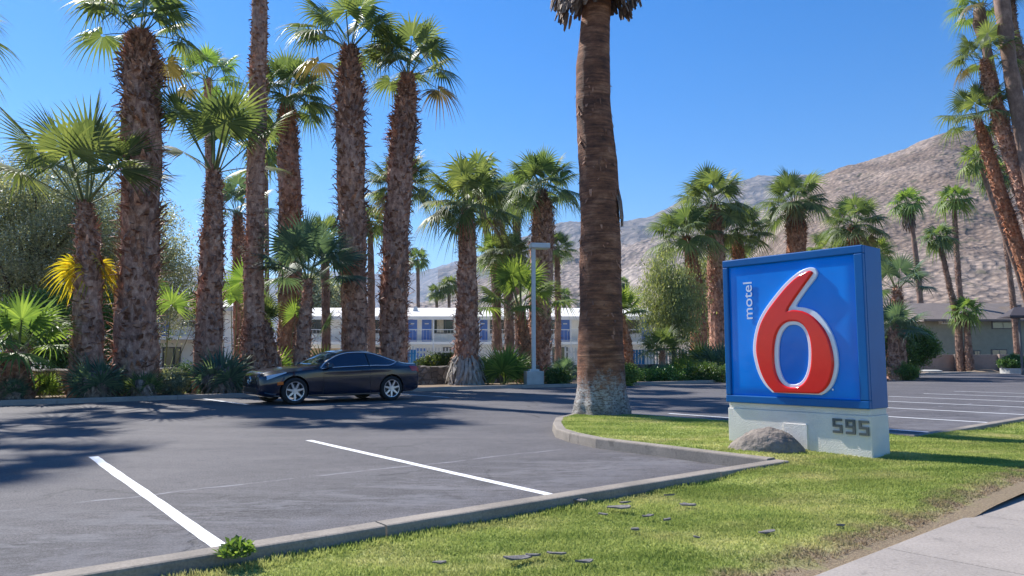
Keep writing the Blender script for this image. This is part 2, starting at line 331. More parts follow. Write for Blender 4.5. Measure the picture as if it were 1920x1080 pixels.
M_PETI = simple('petiole', (.17, .20, .07), (.11, .14, .05), .5)
M_DEAD = m_boots('dead_leaf_thatch', (.09, .065, .055), (.22, .165, .135), (.42, .34, .28), 5)
M_BOOT = m_boots('palm_boots', (.13, .068, .05), (.36, .20, .145), (.64, .44, .34))
M_BOOT_RED = m_boots('red_palm_boots', (.12, .052, .032), (.34, .155, .085), (.56, .32, .21))
M_BOOT_FAR = m_boots('far_palm_boots', (.10, .06, .045), (.20, .13, .10), (.34, .24, .19), 3)
M_BIG = m_bigtrunk()
M_STONE = m_stones()
M_OLIVE = m_leaf('olive_leaf', (.20, .225, .165), (.40, .42, .32), .3, .45, 3)
M_PALO = m_leaf('palo_verde_leaf', (.15, .185, .085), (.29, .32, .16), .35, .5, 2)
M_DKLEAF = m_leaf('dark_leaf', (.07, .14, .035), (.14, .25, .06), .25, .4, 2)
M_BUSH = m_leaf('shrub_leaf', (.04, .085, .02), (.11, .17, .045), .3, .5, 4)
M_BARK = simple('tree_bark', (.16, .13, .10), (.08, .065, .05), .9, 6, bmp=.8, bd=.03)
M_WHITE = simple('white_paint', (.72, .72, .70), (.62, .62, .60), .55, 3)
# ------------------------------------------------------------------ ground, lot, kerbs, lawn
def ss(x, a, b):
    t = min(1, max(0, (x-a)/(b-a))); return t*t*(3-2*t)
def sheet(name, poly, z, mat, lab=None):
    mb = MB(); mb.add([(*W(a, b)[:2], z) for a, b in poly], [tuple(range(len(poly)))])
    return tag(mb.build(name, mat), kind='structure')
mb = MB(); mb.add([(-7000, -300, -.08), (7000, -300, -.08), (7000, 7500, -.08), (-7000, 7500, -.08)], [(0, 1, 2, 3)])
tag(mb.build('ground', M_GRND), kind='structure')
sheet('parking_lot', [(-60, 4.12), (74, 4.12), (74, 21.2), (28, 21.2), (17, 22.6), (-60, 22.6)], 0, M_ASPH)
sheet('street', [(-80, -9), (90, -9), (90, -.55), (-80, -.55)], -.02, M_ASPH)
sheet('planting_bed', [(-60, 22.7), (17, 22.7), (28, 21.32), (74, 21.32), (74, 60), (-60, 60)], .06, M_SOIL)
def kerb(name, path, w, z0, z1, closed=False, gaps=0, mat=M_CURB):
    """a concrete edging swept along (a, b) points, cast in lengths with thin joints"""
    mb = MB(); P = [Vector((a, b)) for a, b in path]; run = 0
    L = []; 
    # resample
    Q = [P[0]]
    for p, q in zip(P[:-1], P[1:]):
        n = max(1, int((q-p).length/.3))
        for i in range(1, n+1): Q.append(p+(q-p)*i/n)
    segs = []; cur = [0]; acc = 0
    for i in range(1, len(Q)):
        acc += (Q[i]-Q[i-1]).length; cur.append(i)
        if gaps and acc > gaps and i < len(Q)-2: segs.append(cur); cur = [i]; acc = 0
    segs.append(cur); rr = random.Random(5)
    for s in segs:
        vs = []; dz = rr.uniform(-.004, .004); n = len(s)
        for k, i in enumerate(s):
            t = (Q[min(i+1, len(Q)-1)]-Q[max(i-1, 0)]).normalized(); nn = Vector((-t.y, t.x)); c = Q[i].copy()
            if gaps and k == 0 and i: c += t*.006
            if gaps and k == n-1 and i < len(Q)-1: c -= t*.006
            r = .018; h = w/2; wob = rr.uniform(-.003, .003)
            prof = [(-h-.012, z0), (-h, z1-r), (-h+r*.3, z1-r*.3), (-h+r, z1), (h-r, z1), (h-r*.3, z1-r*.3), (h, z1-r), (h+.012, z0)]
            for o, z in prof: q = c+nn*(o+wob); vs.append(W(q.x, q.y, z+dz))
        m = 8; fs = [(i*m+k, i*m+k+1, (i+1)*m+k+1, (i+1)*m+k) for i in range(n-1) for k in range(m-1)]
        fs += [tuple(range(m))[::-1], tuple((n-1)*m+k for k in range(m))]
        mb.add(vs, fs)
    return tag(mb.build(name, mat, smooth=False), kind='structure')
def kb(a): return 4.37-.0264*a if a < 7.25 else 4.235
kerb('kerb', [(-12, kb(-12)), (7.30, kb(7.2))], .17, -.02, .115, gaps=3.6)
kerb('kerb', [(11.2, 4.31), (74, 4.31)], .17, -.02, .10, gaps=3.6)
IC, IW, IB, IR = 9.5, 1.52, 7.7, 2.75
LT = [(4.2, 7.24), (6.8, 7.27), (7.5, 7.48), (8.1, 7.78), (8.85, 8.42), (9.65, 9.25), (10.15, 10.2)]; RT = [(4.2, 11.02), (7.7, 11.02), (8.6, 11.0), (9.3, 10.92), (9.85, 10.72), (10.15, 10.25)]
tip = [(a, b) for b, a in LT[1:]]+[(a, b) for b, a in RT[::-1][:-1]]
kerb('kerb', [(7.22, 4.26)]+tip+[(11.02, 4.24)], .16, -.02, .13, gaps=3.0)
kerb('kerb', [(-60, 22.64), (17, 22.64), (28, 21.26), (74, 21.26)], .16, -.02, .13, gaps=3.0, mat=M_WALK)
def lawn_z(a, b):
    z = .03+.06*ss(a, 5.2, 7.3)*(1-ss(a, 11.2, 13.5))
    z += .03*ss(b, 4.1, 4.8)+.02*ss(b, 3.6, 2.6)
    z += .02*(vnoise(np.array(a*1.7+50), np.array(b*1.7+50))-.5)
    if b < 2.35: z -= (2.35-b)*.10
    return float(z)
mb = MB(); A = np.arange(-12, 60.01, .15); B = np.linspace(1.98, 4.235, 18)
mb.add([W(a, 1.98+(b-1.98)*(kb(a)-1.98)/2.255, lawn_z(a, b)) for a in A for b in B], [(i*18+j, (i+1)*18+j, (i+1)*18+j+1, i*18+j+1) for i in range(len(A)-1) for j in range(17)])
def ab2(t, b):
    for (b0, a0), (b1, a1) in zip(t[:-1], t[1:]):
        if b <= b1: return a0+(a1-a0)*(b-b0)/(b1-b0)
    return t[-1][1]
B2 = np.linspace(4.235, 10.1, 60); U = np.linspace(-1, 1, 24)
def iab(u, b): l, r_ = ab2(LT, b)+.05, ab2(RT, b)-.05; return l+(r_-l)*(u+1)/2
mb.add([W(iab(u, b), b, lawn_z(iab(u, b), b)) for b in B2 for u in U], [(i*24+j, i*24+j+1, (i+1)*24+j+1, (i+1)*24+j) for i in range(59) for j in range(23)])
tag(mb.build('lawn_ground', M_LAWN, smooth=True), kind='structure')
# sidewalk slabs
mb = MB(); a = -12.0
for k in range(60):
    mb.add([], []); x0, x1 = a+.006, a+1.52-.006
    vs = []
    for z in (-.06, .035): vs += [W(x0, -.4, z), W(x1, -.4, z), W(x1, 2.03, z), W(x0, 2.03, z)]
    mb.add(vs, [(0, 3, 2, 1), (4, 5, 6, 7), (0, 1, 5, 4), (1, 2, 6, 5), (2, 3, 7, 6), (3, 0, 4, 7)]); a += 1.52
tag(mb.build('sidewalk', M_WALK, bevel=.008), kind='structure')
sheet('sidewalk_joints', [(-12, -.38), (79, -.38), (79, 2.0), (-12, 2.0)], .018, M_SOIL)
# painted stall lines (each with slightly ragged edges)
def stripe(p, q, w=.105):
    (a0, b0), (a1, b1) = p, q; n = 40; vs = []
    t = Vector((a1-a0, b1-b0)); L = t.length; t.normalize(); nn = Vector((-t.y, t.x)); rr = random.Random(a0*10+b0)
    for i in range(n+1):
        c = Vector((a0, b0))+t*L*i/n
        for s in (-1, 1):
            q_ = c+nn*(s*(w/2+rr.uniform(-.003, .003))+.022*float(fbm(np.array(i*.16+a0), np.array(s*.35+5.0), 3)-.5)); vs.append(W(q_.x, q_.y, .004))
    mb = MB().add(vs, [(2*i, 2*i+2, 2*i+3, 2*i+1) for i in range(n)])
    return tag(mb.build('parking_line', M_PAINT), kind='structure')
stripe((1.60, 4.40), (1.84, 10.17)); stripe((4.42, 4.34), (4.62, 10.16), .10)
for k in range(7): stripe((12.87+2.78*k, 4.42), (12.87+2.78*k, 10.0))
stripe((12.9, 18.4), (12.95, 22.45)); stripe((6.9, 18.9), (6.9, 22.45)); stripe((-1.2, 4.42), (-1.15, 10.15))
# grass blades: uncountable, one object
def blades():
    a_, b_ = [], []
    def samp(n, a0, a1, b0, b1): a_.append(rng.uniform(a0, a1, n)); b_.append(rng.uniform(b0, b1, n))
    samp(150000, 1.0, 7.2, 2.12, 4.34); samp(90000, 7.2, 13, 2.12, 4.22); samp(60000, 13, 30, 2.2, 4.22)
    samp(80000, 7.3, 10.93, 4.2, 10.3)
    a = np.concatenate(a_); b = np.concatenate(b_)
    lo = np.interp(b, [q[0] for q in LT], [q[1] for q in LT])+.09; hi = np.interp(b, [q[0] for q in RT], [q[1] for q in RT])-.09
    k = ((b < 4.23) & ((a > 7.3) | (b < 4.37-.0264*a-.095))) | ((a > lo) & (a < hi)) & (b >= 4.23); a, b = a[k], b[k]
    # thin towards the dry verge, denser in clumps
    den = np.clip((b-2.04)/.3, .08, 1)*(.35+.9*fbm(a*1.3+3, b*1.3+9, 3)); k = rng.random(len(a)) < den*1.1; a, b = a[k], b[k]
    k = ~((a > 8.33) & (a < 8.83) & (b > 3.66) & (b < 5.55)); a, b = a[k], b[k]
    z = np.array([lawn_z(x, y) for x, y in zip(a, b)]); n = len(a)
    x0 = a*SX-b*SY; y0 = a*SY+b*SX; dist = np.hypot(x0, y0)
    ang = rng.uniform(0, 2*np.pi, n); w = .0035+.0006*dist*rng.uniform(.5, 1.2, n); h = rng.uniform(.008, .026, n)*(.7+.6*fbm(a*4, b*4, 2)); ln = rng.uniform(-.02, .02, (2, n))
    # longer tufts against the kerbs and the sign
    edge = (b > 4.08) & ((a < 7.2) | (a > 11.1)); h[edge] *= 1.6; w[edge] *= 1.3
    V = np.empty((n, 3, 3)); V[:, 0] = np.stack([x0-np.cos(ang)*w, y0-np.sin(ang)*w, z-.004], 1); V[:, 1] = np.stack([x0+np.cos(ang)*w, y0+np.sin(ang)*w, z-.004], 1)
    V[:, 2] = np.stack([x0+ln[0], y0+ln[1], z+h], 1)
    me = npmesh('grass', V, np.arange(3*n).reshape(-1, 3)); o = put('grass', me, mat=M_BLADE)
    tag(o, 'short yellow green turf with a dry brown edge by the sidewalk', 'grass', kind='stuff')
blades()
def clump(name, c, rad, n, h, mat, label, cat, seed=0, group=None):
    r = np.random.default_rng(seed); a = r.uniform(0, 2*np.pi, n); d = rad*np.sqrt(r.random(n)); x = d*np.cos(a); y = d*np.sin(a)
    ang = r.uniform(0, 2*np.pi, n); V = np.empty((n, 4, 3)); hh = h*r.uniform(.4, 1, n)*(1-.6*(d/rad)**2); s = .012
    ox, oy = r.normal(0, .5, (2, n))*hh; zz = r.random(n)*hh
    V[:, 0] = np.stack([x, y, zz*.6], 1); V[:, 1] = np.stack([x+ox*.4+s*np.cos(ang), y+oy*.4+s*np.sin(ang), zz+hh*.15], 1)
    V[:, 2] = np.stack([x+ox*.8, y+oy*.8, zz+hh*.3], 1); V[:, 3] = np.stack([x+ox*.4-s*np.cos(ang), y+oy*.4-s*np.sin(ang), zz+hh*.15], 1)
    return tag(put(name, npmesh(name, V, np.arange(4*n).reshape(-1, 4)), mat=mat, loc=c), label, cat, group)
p = W(1.5, 4.2, .1); clump('weed', p, .10, 380, .10, M_FROND_YEL, 'leafy green weed growing over the kerb at the end of the leftmost white line', 'weed', 3)
# flakes of bark lying on the grass
bark_m = simple('bark_flake', (.25, .23, .22), (.10, .09, .09), .9, 25, bmp=.6)
flakes = [(968, 1052, .13, 'large grey bark flake on the lawn below the near parking kerb'), (1000, 1046, .07, None), (1043, 1043, .08, None), (1097, 1058, .09, None), (1131, 968, .06, None), (1162, 955, .12, 'long grey bark strip on the lawn close to the kerb'), (1172, 946, .06, None), (1216, 971, .07, None), (1250, 978, .05, None), (1290, 950, .10, None), (1256, 932, .06, None), (1438, 1002, .10, 'lone dark bark sliver in the middle of the lawn'), (1575, 989, .07, None), (1190, 997, .05, None), (1306, 1012, .04, None), (1460, 874, .10, 'dark bark scrap on the grass at the sharp corner of the kerb'), (825, 1060, .06, None), (1086, 942, .09, None)]
for k, (px, py, s, lb) in enumerate(flakes):
    r = random.Random(k); p = G(px, py, .06); pts = []; s *= .85
    for t in range(9):
        an = 2*math.pi*t/9; rr_ = s*(.6+.5*r.random()); pts.append((math.cos(an)*rr_*.95, math.sin(an)*rr_*.33))
    mb = MB().prism(pts, .012, .022); mb.v = [(x, y, z+.06*x*x/s+r.uniform(-.003, .003)) for x, y, z in mb.v]
    o = mb.build('bark_flake', bark_m, loc=p); o.rotation_euler = (r.uniform(-.15, .15), r.uniform(-.15, .15), r.uniform(-.6, .6))
    tag(o, lb or 'small grey flake of bark lying on the lawn', 'bark flake', 'bark flakes scattered on the lawn')
# ------------------------------------------------------------------ motel sign
M_SBLUE = simple('sign_frame_blue', (.002, .12, .38), (.002, .10, .33), .38, 2, spec=.3)
def m_face():
    m, nt, b = nmat('sign_face_blue'); co = coord(nt); n = noise(nt, 1.2, 2, .5, co); r = ramp(nt, [(.35, (.0, .17, .68)), (.65, (.0, .24, .85))])
    nt.links.new(n.outputs[0], r.inputs[0]); nt.links.new(r.outputs[0], b.inputs['Base Color']); b.inputs['Roughness'].default_value = .12; b.inputs['Specular IOR Level'].default_value = .35
    n2 = noise(nt, 2.2, 2, .4, co); bump(nt, n2.outputs[0], b, .25, .03); return m
M_FACE = m_face(); M_RED = simple('sign_red', (.80, .018, .012), (.70, .014, .01), .15, 3)
M_SWHITE = simple('sign_white', (.80, .84, .92), (.74, .78, .86), .25, 3, coat=.2)
M_STUC = m_stucco('sign_base_stucco', (.84, .80, .73), (.70, .66, .60), 75, .9, .01)
M_NUM = simple('number_grey', (.10, .115, .115), None, .5, 5)
SA, SB, SW, SD, SZB, SZT = 8.35, 3.68, 1.845, .46, .629, 2.50
SBC = SB+SW/2
sign = empty('pylon_sign', W(SA+SD/2, SBC, .06), 'boxy blue motel sign with a raised red number six on a pale stucco base', 'sign', rz=R(-50))
def sl(px, py, off=0):          # a pixel onto the sign's front plane, in the sign's own coordinates
    d = ray(px, py); aa = d.x*SX+d.y*SY; t = (SA-off)/aa; p = d*t+Vector((0, 0, CH)); return (-(-p.x*SY+p.y*SX-SBC), p.z-.06)
z0, z1 = SZB-.06, SZT-.06; fy = -SD/2
mb = MB(); mb.box((0, .02, (z0+z1)/2), (SW, SD-.04, z1-z0))      # cabinet body
cab = mb.build('cabinet', M_SBLUE, sign, bevel=.006)
fr = .095; mb = MB()                                              # front retaining frame
for bx in [((0, fy, z1-fr/2), (SW+.008, .06, fr)), ((0, fy, z0+fr/2), (SW+.008, .06, fr)), ((-SW/2+.035, fy, (z0+z1)/2), (.075, .06, z1-z0-2*fr)), ((SW/2-.05, fy, (z0+z1)/2), (.105, .06, z1-z0-2*fr))]: mb.box(*bx)
mb.build('frame', M_SBLUE, sign, bevel=.012)
fx0, fx1, fz0, fz1 = -SW/2+.073, SW/2-.103, z0+fr-.002, z1-fr+.002
mb = MB(); n = 24; vs = []                                       # gently dished plastic face with a pan edge
for i in range(n+1):
    for j in range(n+1):
        u, v = i/n, j/n; e = min(u, 1-u, v, 1-v); bul = ss(e, 0, .035)*.016+.006*math.sin(u*math.pi)*math.sin(v*math.pi)
        vs.append((fx0+(fx1-fx0)*u, fy+.006-bul, fz0+(fz1-fz0)*v))
mb.add(vs, [(i*(n+1)+j, (i+1)*(n+1)+j, (i+1)*(n+1)+j+1, i*(n+1)+j+1) for i in range(n) for j in range(n)]); mb.build('face_panel', M_FACE, sign, smooth=True)
def Z(x, y, off=.0): return sl(1340+x/2.456, 440+y/2.456, off)
def catmull(P, n=8, corners=()):
    out = []; L = len(P)
    for i in range(L):
        p1, p2 = Vector(P[i]), Vector(P[(i+1) % L])
        p0 = Vector(P[i-1]) if i not in corners else p1*2-p2; p3 = Vector(P[(i+2) % L]) if (i+1) % L not in corners else p2*2-p1
        for k in range(n):
            t = k/n; out.append(.5*((2*p1)+(p2-p0)*t+(2*p0-5*p1+4*p2-p3)*t*t+(3*p1-p0-3*p2+p3)*t**3))
    return out
def relief(name, loops, ext, bev, y, mat, parent):
    cu = bpy.data.curves.new(name, 'CURVE'); cu.dimensions = '2D'; cu.fill_mode = 'BOTH'; cu.extrude = ext; cu.bevel_depth = bev; cu.bevel_resolution = 4; cu.offset = -bev
    for lp in loops:
        s = cu.splines.new('POLY'); s.points.add(len(lp)-1); s.use_cyclic_u = True
        for q, pt in zip(lp, s.points): pt.co = (q[0], q[1], 0, 1)
    t = bpy.data.objects.new(name, cu); link(t); dg = bpy.context.evaluated_depsgraph_get()
    me = bpy.data.meshes.new_from_object(t.evaluated_get(dg)); bpy.data.objects.remove(t)
    me.transform(Matrix.Translation((0, y, 0)) @ Matrix.Rotation(R(90), 4, 'X'))
    return put(name, me, parent, False, mat)
outw = [(471, 158), (479, 178), (470, 202), (436, 246), (398, 300), (383, 326), (388, 333), (430, 338), (475, 358), (518, 403), (550, 462), (569, 525), (576, 590), (570, 640), (552, 690), (525, 722), (500, 738), (275, 727), (240, 693), (212, 645), (193, 585), (185, 530), (190, 470), (206, 408), (235, 350), (278, 290), (328, 230), (380, 183), (420, 160), (450, 152)]
outr = [(461, 174), (458, 186), (425, 232), (385, 288), (352, 338), (347, 352), (375, 347), (420, 355), (462, 378), (503, 420), (533, 470), (551, 530), (559, 592), (553, 642), (537, 688), (512, 718), (488, 732), (287, 727), (255, 692), (228, 643), (210, 583), (202, 528), (207, 470), (223, 410), (252, 355), (292, 300), (340, 242), (388, 197), (425, 176), (448, 168)]
def ell(cx, cy, rx, ry, n=56, p=2.35): return [Z(cx+rx*math.copysign(abs(math.cos(t))**(2/p), math.cos(t)), cy+ry*math.copysign(abs(math.sin(t))**(2/p), math.sin(t))) for t in [2*math.pi*k/n for k in range(n)]]
ow = [Z(*q) for q in catmull(outw, 8, (16, 17, 5, 6))]; orr = [Z(*q) for q in catmull(outr, 8, (16, 17, 4, 5))]
relief('six_outline', [ow, ell(371, 552, 70, 137)], .012, .008, fy-.026, M_SWHITE, sign)
relief('six', [orr, ell(370, 551, 86, 152)], .012, .02, fy-.042, M_RED, sign)
# lettering that reads upwards
def text(body, name, x0, x1, z0_, z1_, y, mat, parent, rot=True, ext=.002):
    cu = bpy.data.curves.new(name, 'FONT'); cu.body = body; cu.extrude = ext; cu.offset = .004; t = bpy.data.objects.new(name, cu); link(t); dg = bpy.context.evaluated_depsgraph_get(); dg.update()
    me = bpy.data.meshes.new_from_object(t.evaluated_get(dg)); bpy.data.objects.remove(t)
    if rot: me.transform(Matrix.Rotation(R(90), 4, 'Z'))
    xs = [v.co.x for v in me.vertices]; ys = [v.co.y for v in me.vertices]
    for v in me.vertices:
        u = (v.co.x-min(xs))/(max(xs)-min(xs)); w = (v.co.y-min(ys))/(max(ys)-min(ys)); zz = v.co.z
        v.co = (x0+(x1-x0)*u, y-zz-.002, z0_+(z1_-z0_)*w)
    return put(name, me, parent, False, mat)
pa, pb = Z(141, 390), Z(175, 218)
text('motel', 'lettering', pa[0], pb[0], pa[1], pb[1], fy-.022, M_SWHITE, sign)
pr = Z(548, 713); MB().tube([(pr[0], fy-.014, pr[1]), (pr[0], fy-.024, pr[1])], .011, 14).build('registered_mark', M_SWHITE, sign)
# stucco base with a recessed neck, a raised cover panel and block numerals
mb = MB(); mb.box((0, 0, z0-.0375), (SW-.03, SD-.03, .075)); mb.box((0, 0, (z0-.075)/2-.06), (SW-.004, SD-.004, z0-.075+.12)); mb.build('base', M_STUC, sign, bevel=.008)
q0, q1 = sl(1471, 838), sl(1514, 796)
mb = MB(); mb.box(((q0[0]+q1[0])/2, fy-.006, (q0[1]+q1[1])/2), (q1[0]-q0[0], .02, q1[1]-q0[1])); mb.build('cover_panel', M_STUC, sign, bevel=.004)
def numeral(ch, x, z, w, h, s):
    mb = MB(); y = fy-.012; d = .018
    def hb(zz): mb.box((x+w/2, y, zz), (w, d, s))
    def vb(xx, a, b): mb.box((xx, y+.0006, (a+b)/2), (s, d, b-a))
    hb(z+h-s/2); hb(z+h/2); hb(z+s/2); vb(x+s/2 if 1 else 0, z+h/2+s/2, z+h-s/2)
    if ch == '9': vb(x+w-s/2, z+h/2+s/2, z+h-s/2)
    vb(x+w-s/2, z+s/2, z+h/2-s/2); return mb
n0, n1 = sl(1563, 811), sl(1629, 785); nh = sl(1563, 784)[1]-n0[1]; step = (n1[0]-n0[0])/2.72
for k, ch in enumerate('595'):
    numeral(ch, n0[0]+step*k, n0[1]-.003*k, step*.72, nh, nh*.165).build('numeral', M_NUM, sign)
# boulder
def boulder(name, loc, rad, seed, mat, label, cat, rz=0, group=None):
    bm = bmesh.new(); bmesh.ops.create_icosphere(bm, subdivisions=5, radius=1)
    for v in bm.verts:
        p = v.co.copy(); x, y, z = p
        n = float(fbm(np.array(x*1.4+z+seed+10), np.array(y*1.4-z*.7+seed+10), 4))+.25*float(fbm(np.array(x*5+z*2+30), np.array(y*5+z*3+30), 3, ridge=True))
        p *= .80+.30*n
        p.z *= 1-.12*(x*x)
        v.co = (p.x*rad[0], p.y*rad[1], p.z*rad[2])
    me = bpy.data.meshes.new(name); bm.to_mesh(me); bm.free(); o = put(name, me, None, True, mat, loc); o.rotation_euler = (0, 0, rz); return tag(o, label, cat, group)
M_BOUL = simple('granite', (.31, .265, .225), (.16, .135, .115), .9, 5, bmp=.9, bd=.04, bscale=22)
pB = G(1446, 853, .08); boulder('boulder', (pB.x+.02, pB.y+.20, .0), (.47, .34, .40), 5, M_BOUL, 'rounded tan granite boulder half buried in the grass before the sign base', 'boulder', R(-12))
# ------------------------------------------------------------------ lamp post
M_CONC = simple('pale_concrete', (.55, .55, .53), (.42, .42, .41), .8, 3, bmp=.4)
M_GALV = simple('pole_paint', (.62, .64, .64), (.52, .54, .54), .45, 2)
Lp = G(1001, 725); Lp = Vector((Lp.x, Lp.y+.2, 0)); lamp = empty('lamp_post', Lp, 'tall square white lamp post with a boxy head on a concrete footing', 'lamp post', rz=R(10))
MB().box((0, 0, .32), (.74, .74, .68)).build('footing', M_CONC, lamp, bevel=.02)
MB().box((0, 0, .70), (.42, .42, .08)).build('base_plate', M_GALV, lamp, bevel=.01)
MB().box((0, 0, 3.35), (.17, .17, 5.3)).build('pole', M_GALV, lamp, bevel=.02)
hd = MB().box((.28, 0, 6.1), (.86, .5, .22)).build('lamp_head', M_GALV, lamp, bevel=.03)
MB().box((.33, 0, 5.985), (.62, .4, .03)).build('lens', m_glass('lamp_lens', (.5, .5, .48), .3), hd)
# ------------------------------------------------------------------ low stone wall
def wallrun(mb, a0, a1, b, w, h, n):
    rr = random.Random(2); vs = []
    for i in range(n+1):
        a = a0+(a1-a0)*i/n
        for bb, zz in ((b-w/2-.05, -.05), (b-w/2, h-.04), (b-w/2+.08, h), (b+w/2-.08, h), (b+w/2, h-.04), (b+w/2+.05, -.05)):
            vs.append(W(a, bb+rr.uniform(-.03, .03), zz+(rr.uniform(-.03, .03) if zz > 0 else 0)))
    mb.add(vs, [(i*6+k, i*6+k+1, (i+1)*6+k+1, (i+1)*6+k) for i in range(n) for k in range(5)]+[(5, 4, 3, 2, 1, 0), tuple(n*6+k for k in range(6))])
mb = MB(); wallrun(mb, -14, 46, 27.2, .45, .86, 240); tag(mb.build('stone_wall', M_STONE), 'low rubble stone wall running behind the planting bed', 'wall')
# ------------------------------------------------------------------ car
def interp(tab, x):
    if x <= tab[0][0]: return tab[0][1]
    for (a, u), (b, v) in zip(tab[:-1], tab[1:]):
        if x <= b:
            t = (x-a)/(b-a); return u+(v-u)*t
    return tab[-1][1]
def smooth_tab(tab):
    xs = [p[0] for p in tab]; n = len(tab)
    m = []
    for i in range(n):
        if i == 0: m.append((tab[1][1]-tab[0][1])/(xs[1]-xs[0]))
        elif i == n-1: m.append((tab[-1][1]-tab[-2][1])/(xs[-1]-xs[-2]))
        else:
            d0 = (tab[i][1]-tab[i-1][1])/(xs[i]-xs[i-1]); d1 = (tab[i+1][1]-tab[i][1])/(xs[i+1]-xs[i])
            m.append(0 if d0*d1 <= 0 else 2*d0*d1/(d0+d1))
    def f(x):
        if x <= xs[0]: return tab[0][1]
        if x >= xs[-1]: return tab[-1][1]
        i = max(k for k in range(n) if xs[k] <= x); i = min(i, n-2); h = xs[i+1]-xs[i]; t = (x-xs[i])/h
        return (2*t**3-3*t*t+1)*tab[i][1]+(t**3-2*t*t+t)*h*m[i]+(-2*t**3+3*t*t)*tab[i+1][1]+(t**3-t*t)*h*m[i+1]
    return f
T = smooth_tab
c_top = T([(0, .72), (.06, .79), (.3, .865), (.8, .935), (1.35, .97), (1.45, .985), (1.75, 1.15), (2.08, 1.325), (2.35, 1.38), (2.6, 1.39), (2.9, 1.38), (3.2, 1.335), (3.6, 1.225), (4.0, 1.095), (4.2, 1.045), (4.45, 1.02), (4.53, .99), (4.59, .90)])
c_ez = T([(0, .70), (.06, .76), (.3, .825), (.8, .89), (1.35, .94), (1.5, .965), (1.8, 1.13), (2.1, 1.265), (2.4, 1.325), (2.7, 1.335), (3.0, 1.31), (3.3, 1.245), (3.6, 1.15), (3.9, 1.045), (4.1, 1.0), (4.45, .985), (4.53, .96), (4.59, .88)])
c_ew = T([(0, .40), (.06, .52), (.3, .62), (.8, .70), (1.35, .735), (1.5, .725), (1.8, .655), (2.1, .595), (2.5, .575), (3.0, .57), (3.4, .60), (3.8, .67), (4.1, .71), (4.45, .66), (4.59, .55)])
c_bz = T([(0, .64), (.06, .69), (.3, .75), (.8, .83), (1.4, .875), (2.3, .905), (3.3, .935), (4.0, .935), (4.45, .93), (4.59, .83)])
c_bw = T([(0, .50), (.05, .62), (.15, .72), (.35, .80), (.8, .855), (1.4, .855), (2.3, .86), (3.3, .865), (3.9, .845), (4.3, .78), (4.5, .70), (4.59, .60)])
c_mw = T([(0, .54), (.05, .66), (.15, .76), (.35, .835), (.8, .885), (1.4, .875), (2.3, .885), (3.5, .895), (3.9, .88), (4.3, .82), (4.5, .74), (4.59, .63)])
c_lz = T([(0, .26), (.3, .19), (.8, .18), (3.6, .18), (4.2, .22), (4.59, .34)])
def csec(x):
    tz, ez, ew, bz, bw, mw, lz = c_top(x), c_ez(x), c_ew(x), c_bz(x), c_bw(x), c_mw(x), c_lz(x)
    return [(0, tz), (ew*.55, tz-(tz-ez)*.22), (ew, ez), (bw, bz), (mw, bz-.16), (mw-.004, (bz+lz)/2-.04), (mw-.03, lz+.06), (mw-.12, lz), (0, lz-.01)]
def S(x, v):
    P = csec(x); i = min(int(v), len(P)-2); t = v-i
    p1, p2 = P[i], P[i+1]; p0 = P[i-1] if i else (-P[1][0], P[1][1]); p3 = P[i+2] if i+2 < len(P) else P[-1]
    if i == 2: p0 = (p1[0]*2-p2[0], p1[1]*2-p2[1]); p3 = (p2[0]*2-p1[0]+.0, p2[1]*2-p1[1])   # flat side glass
    if i == 1: p3 = (p2[0]+(p2[0]-p1[0])*.6+.04, p2[1]-.12)
    f = lambda k: .5*(2*p1[k]+(p2[k]-p0[k])*t+(2*p0[k]-5*p1[k]+4*p2[k]-p3[k])*t*t+(3*p1[k]-p0[k]-3*p2[k]+p3[k])*t**3)
    return (f(0), f(1))
def m_carpaint():
    m, nt, b = nmat('car_paint'); b.inputs['Base Color'].default_value = (.004, .010, .030, 1); b.inputs['Metallic'].default_value = .2
    b.inputs['Roughness'].default_value = .25; b.inputs['Coat Weight'].default_value = .75; b.inputs['Coat Roughness'].default_value = .04
    n = noise(nt, 3, 3, .5, coord(nt)); r = ramp(nt, [(.3, (.0012, .0045, .018)), (.7, (.0025, .009, .034))]); nt.links.new(n.outputs[0], r.inputs[0]); nt.links.new(r.outputs[0], b.inputs['Base Color']); return m
M_CAR = m_carpaint(); M_CGL = m_glass('car_glass', (.006, .02, .05), .03); M_TYRE = simple('tyre_rubber', (.02, .02, .022), None, .8, 30, bmp=.3)
M_CHROME = simple('chrome', (.75, .77, .8), (.65, .67, .7), .15, 4, metal=1); M_RIM = simple('rim_alloy', (.62, .62, .66), (.5, .5, .54), .3, 6, metal=.7)
M_BLACK = simple('black_plastic', (.012, .012, .014), None, .5, 8); M_LAMP = m_glass('headlight_lens', (.55, .62, .72), .08)
M_REDL = simple('tail_light_red', (.45, .01, .012), None, .15, 8, coat=.5); M_AMB = simple('amber_lens', (.75, .16, .02), None, .2, 8)
car = empty('parked_car', W(9.28, 19.05), 'dark blue two door coupe with silver seven spoke wheels parked along the far kerb', 'car', rz=TH)
CS = 1.045; XO = 2.18
def C(x, y, z): return ((x-XO)*CS, y*CS, z*CS)
xs = sorted(set([0, .02, .045, .08, .13, .2, .28]+[.28+.06*i for i in range(1, 70)]+[4.45, 4.5, 4.54, 4.57, 4.59])); xs = [x for x in xs if x <= 4.59]
vsamp = [k/5 for k in range(0, 8*5+1)]
mb = MB(); rows = []
for x in xs:
    h = [S(x, v) for v in vsamp]; rows.append([(x, -y, z) for y, z in h]+[(x, y, z) for y, z in reversed(h[1:-1])])
m_ = len(rows[0]); vv = [C(*p) for r_ in rows for p in r_]
fs = [(i*m_+k, (i+1)*m_+k, (i+1)*m_+(k+1) % m_, i*m_+(k+1) % m_) for i in range(len(xs)-1) for k in range(m_)]
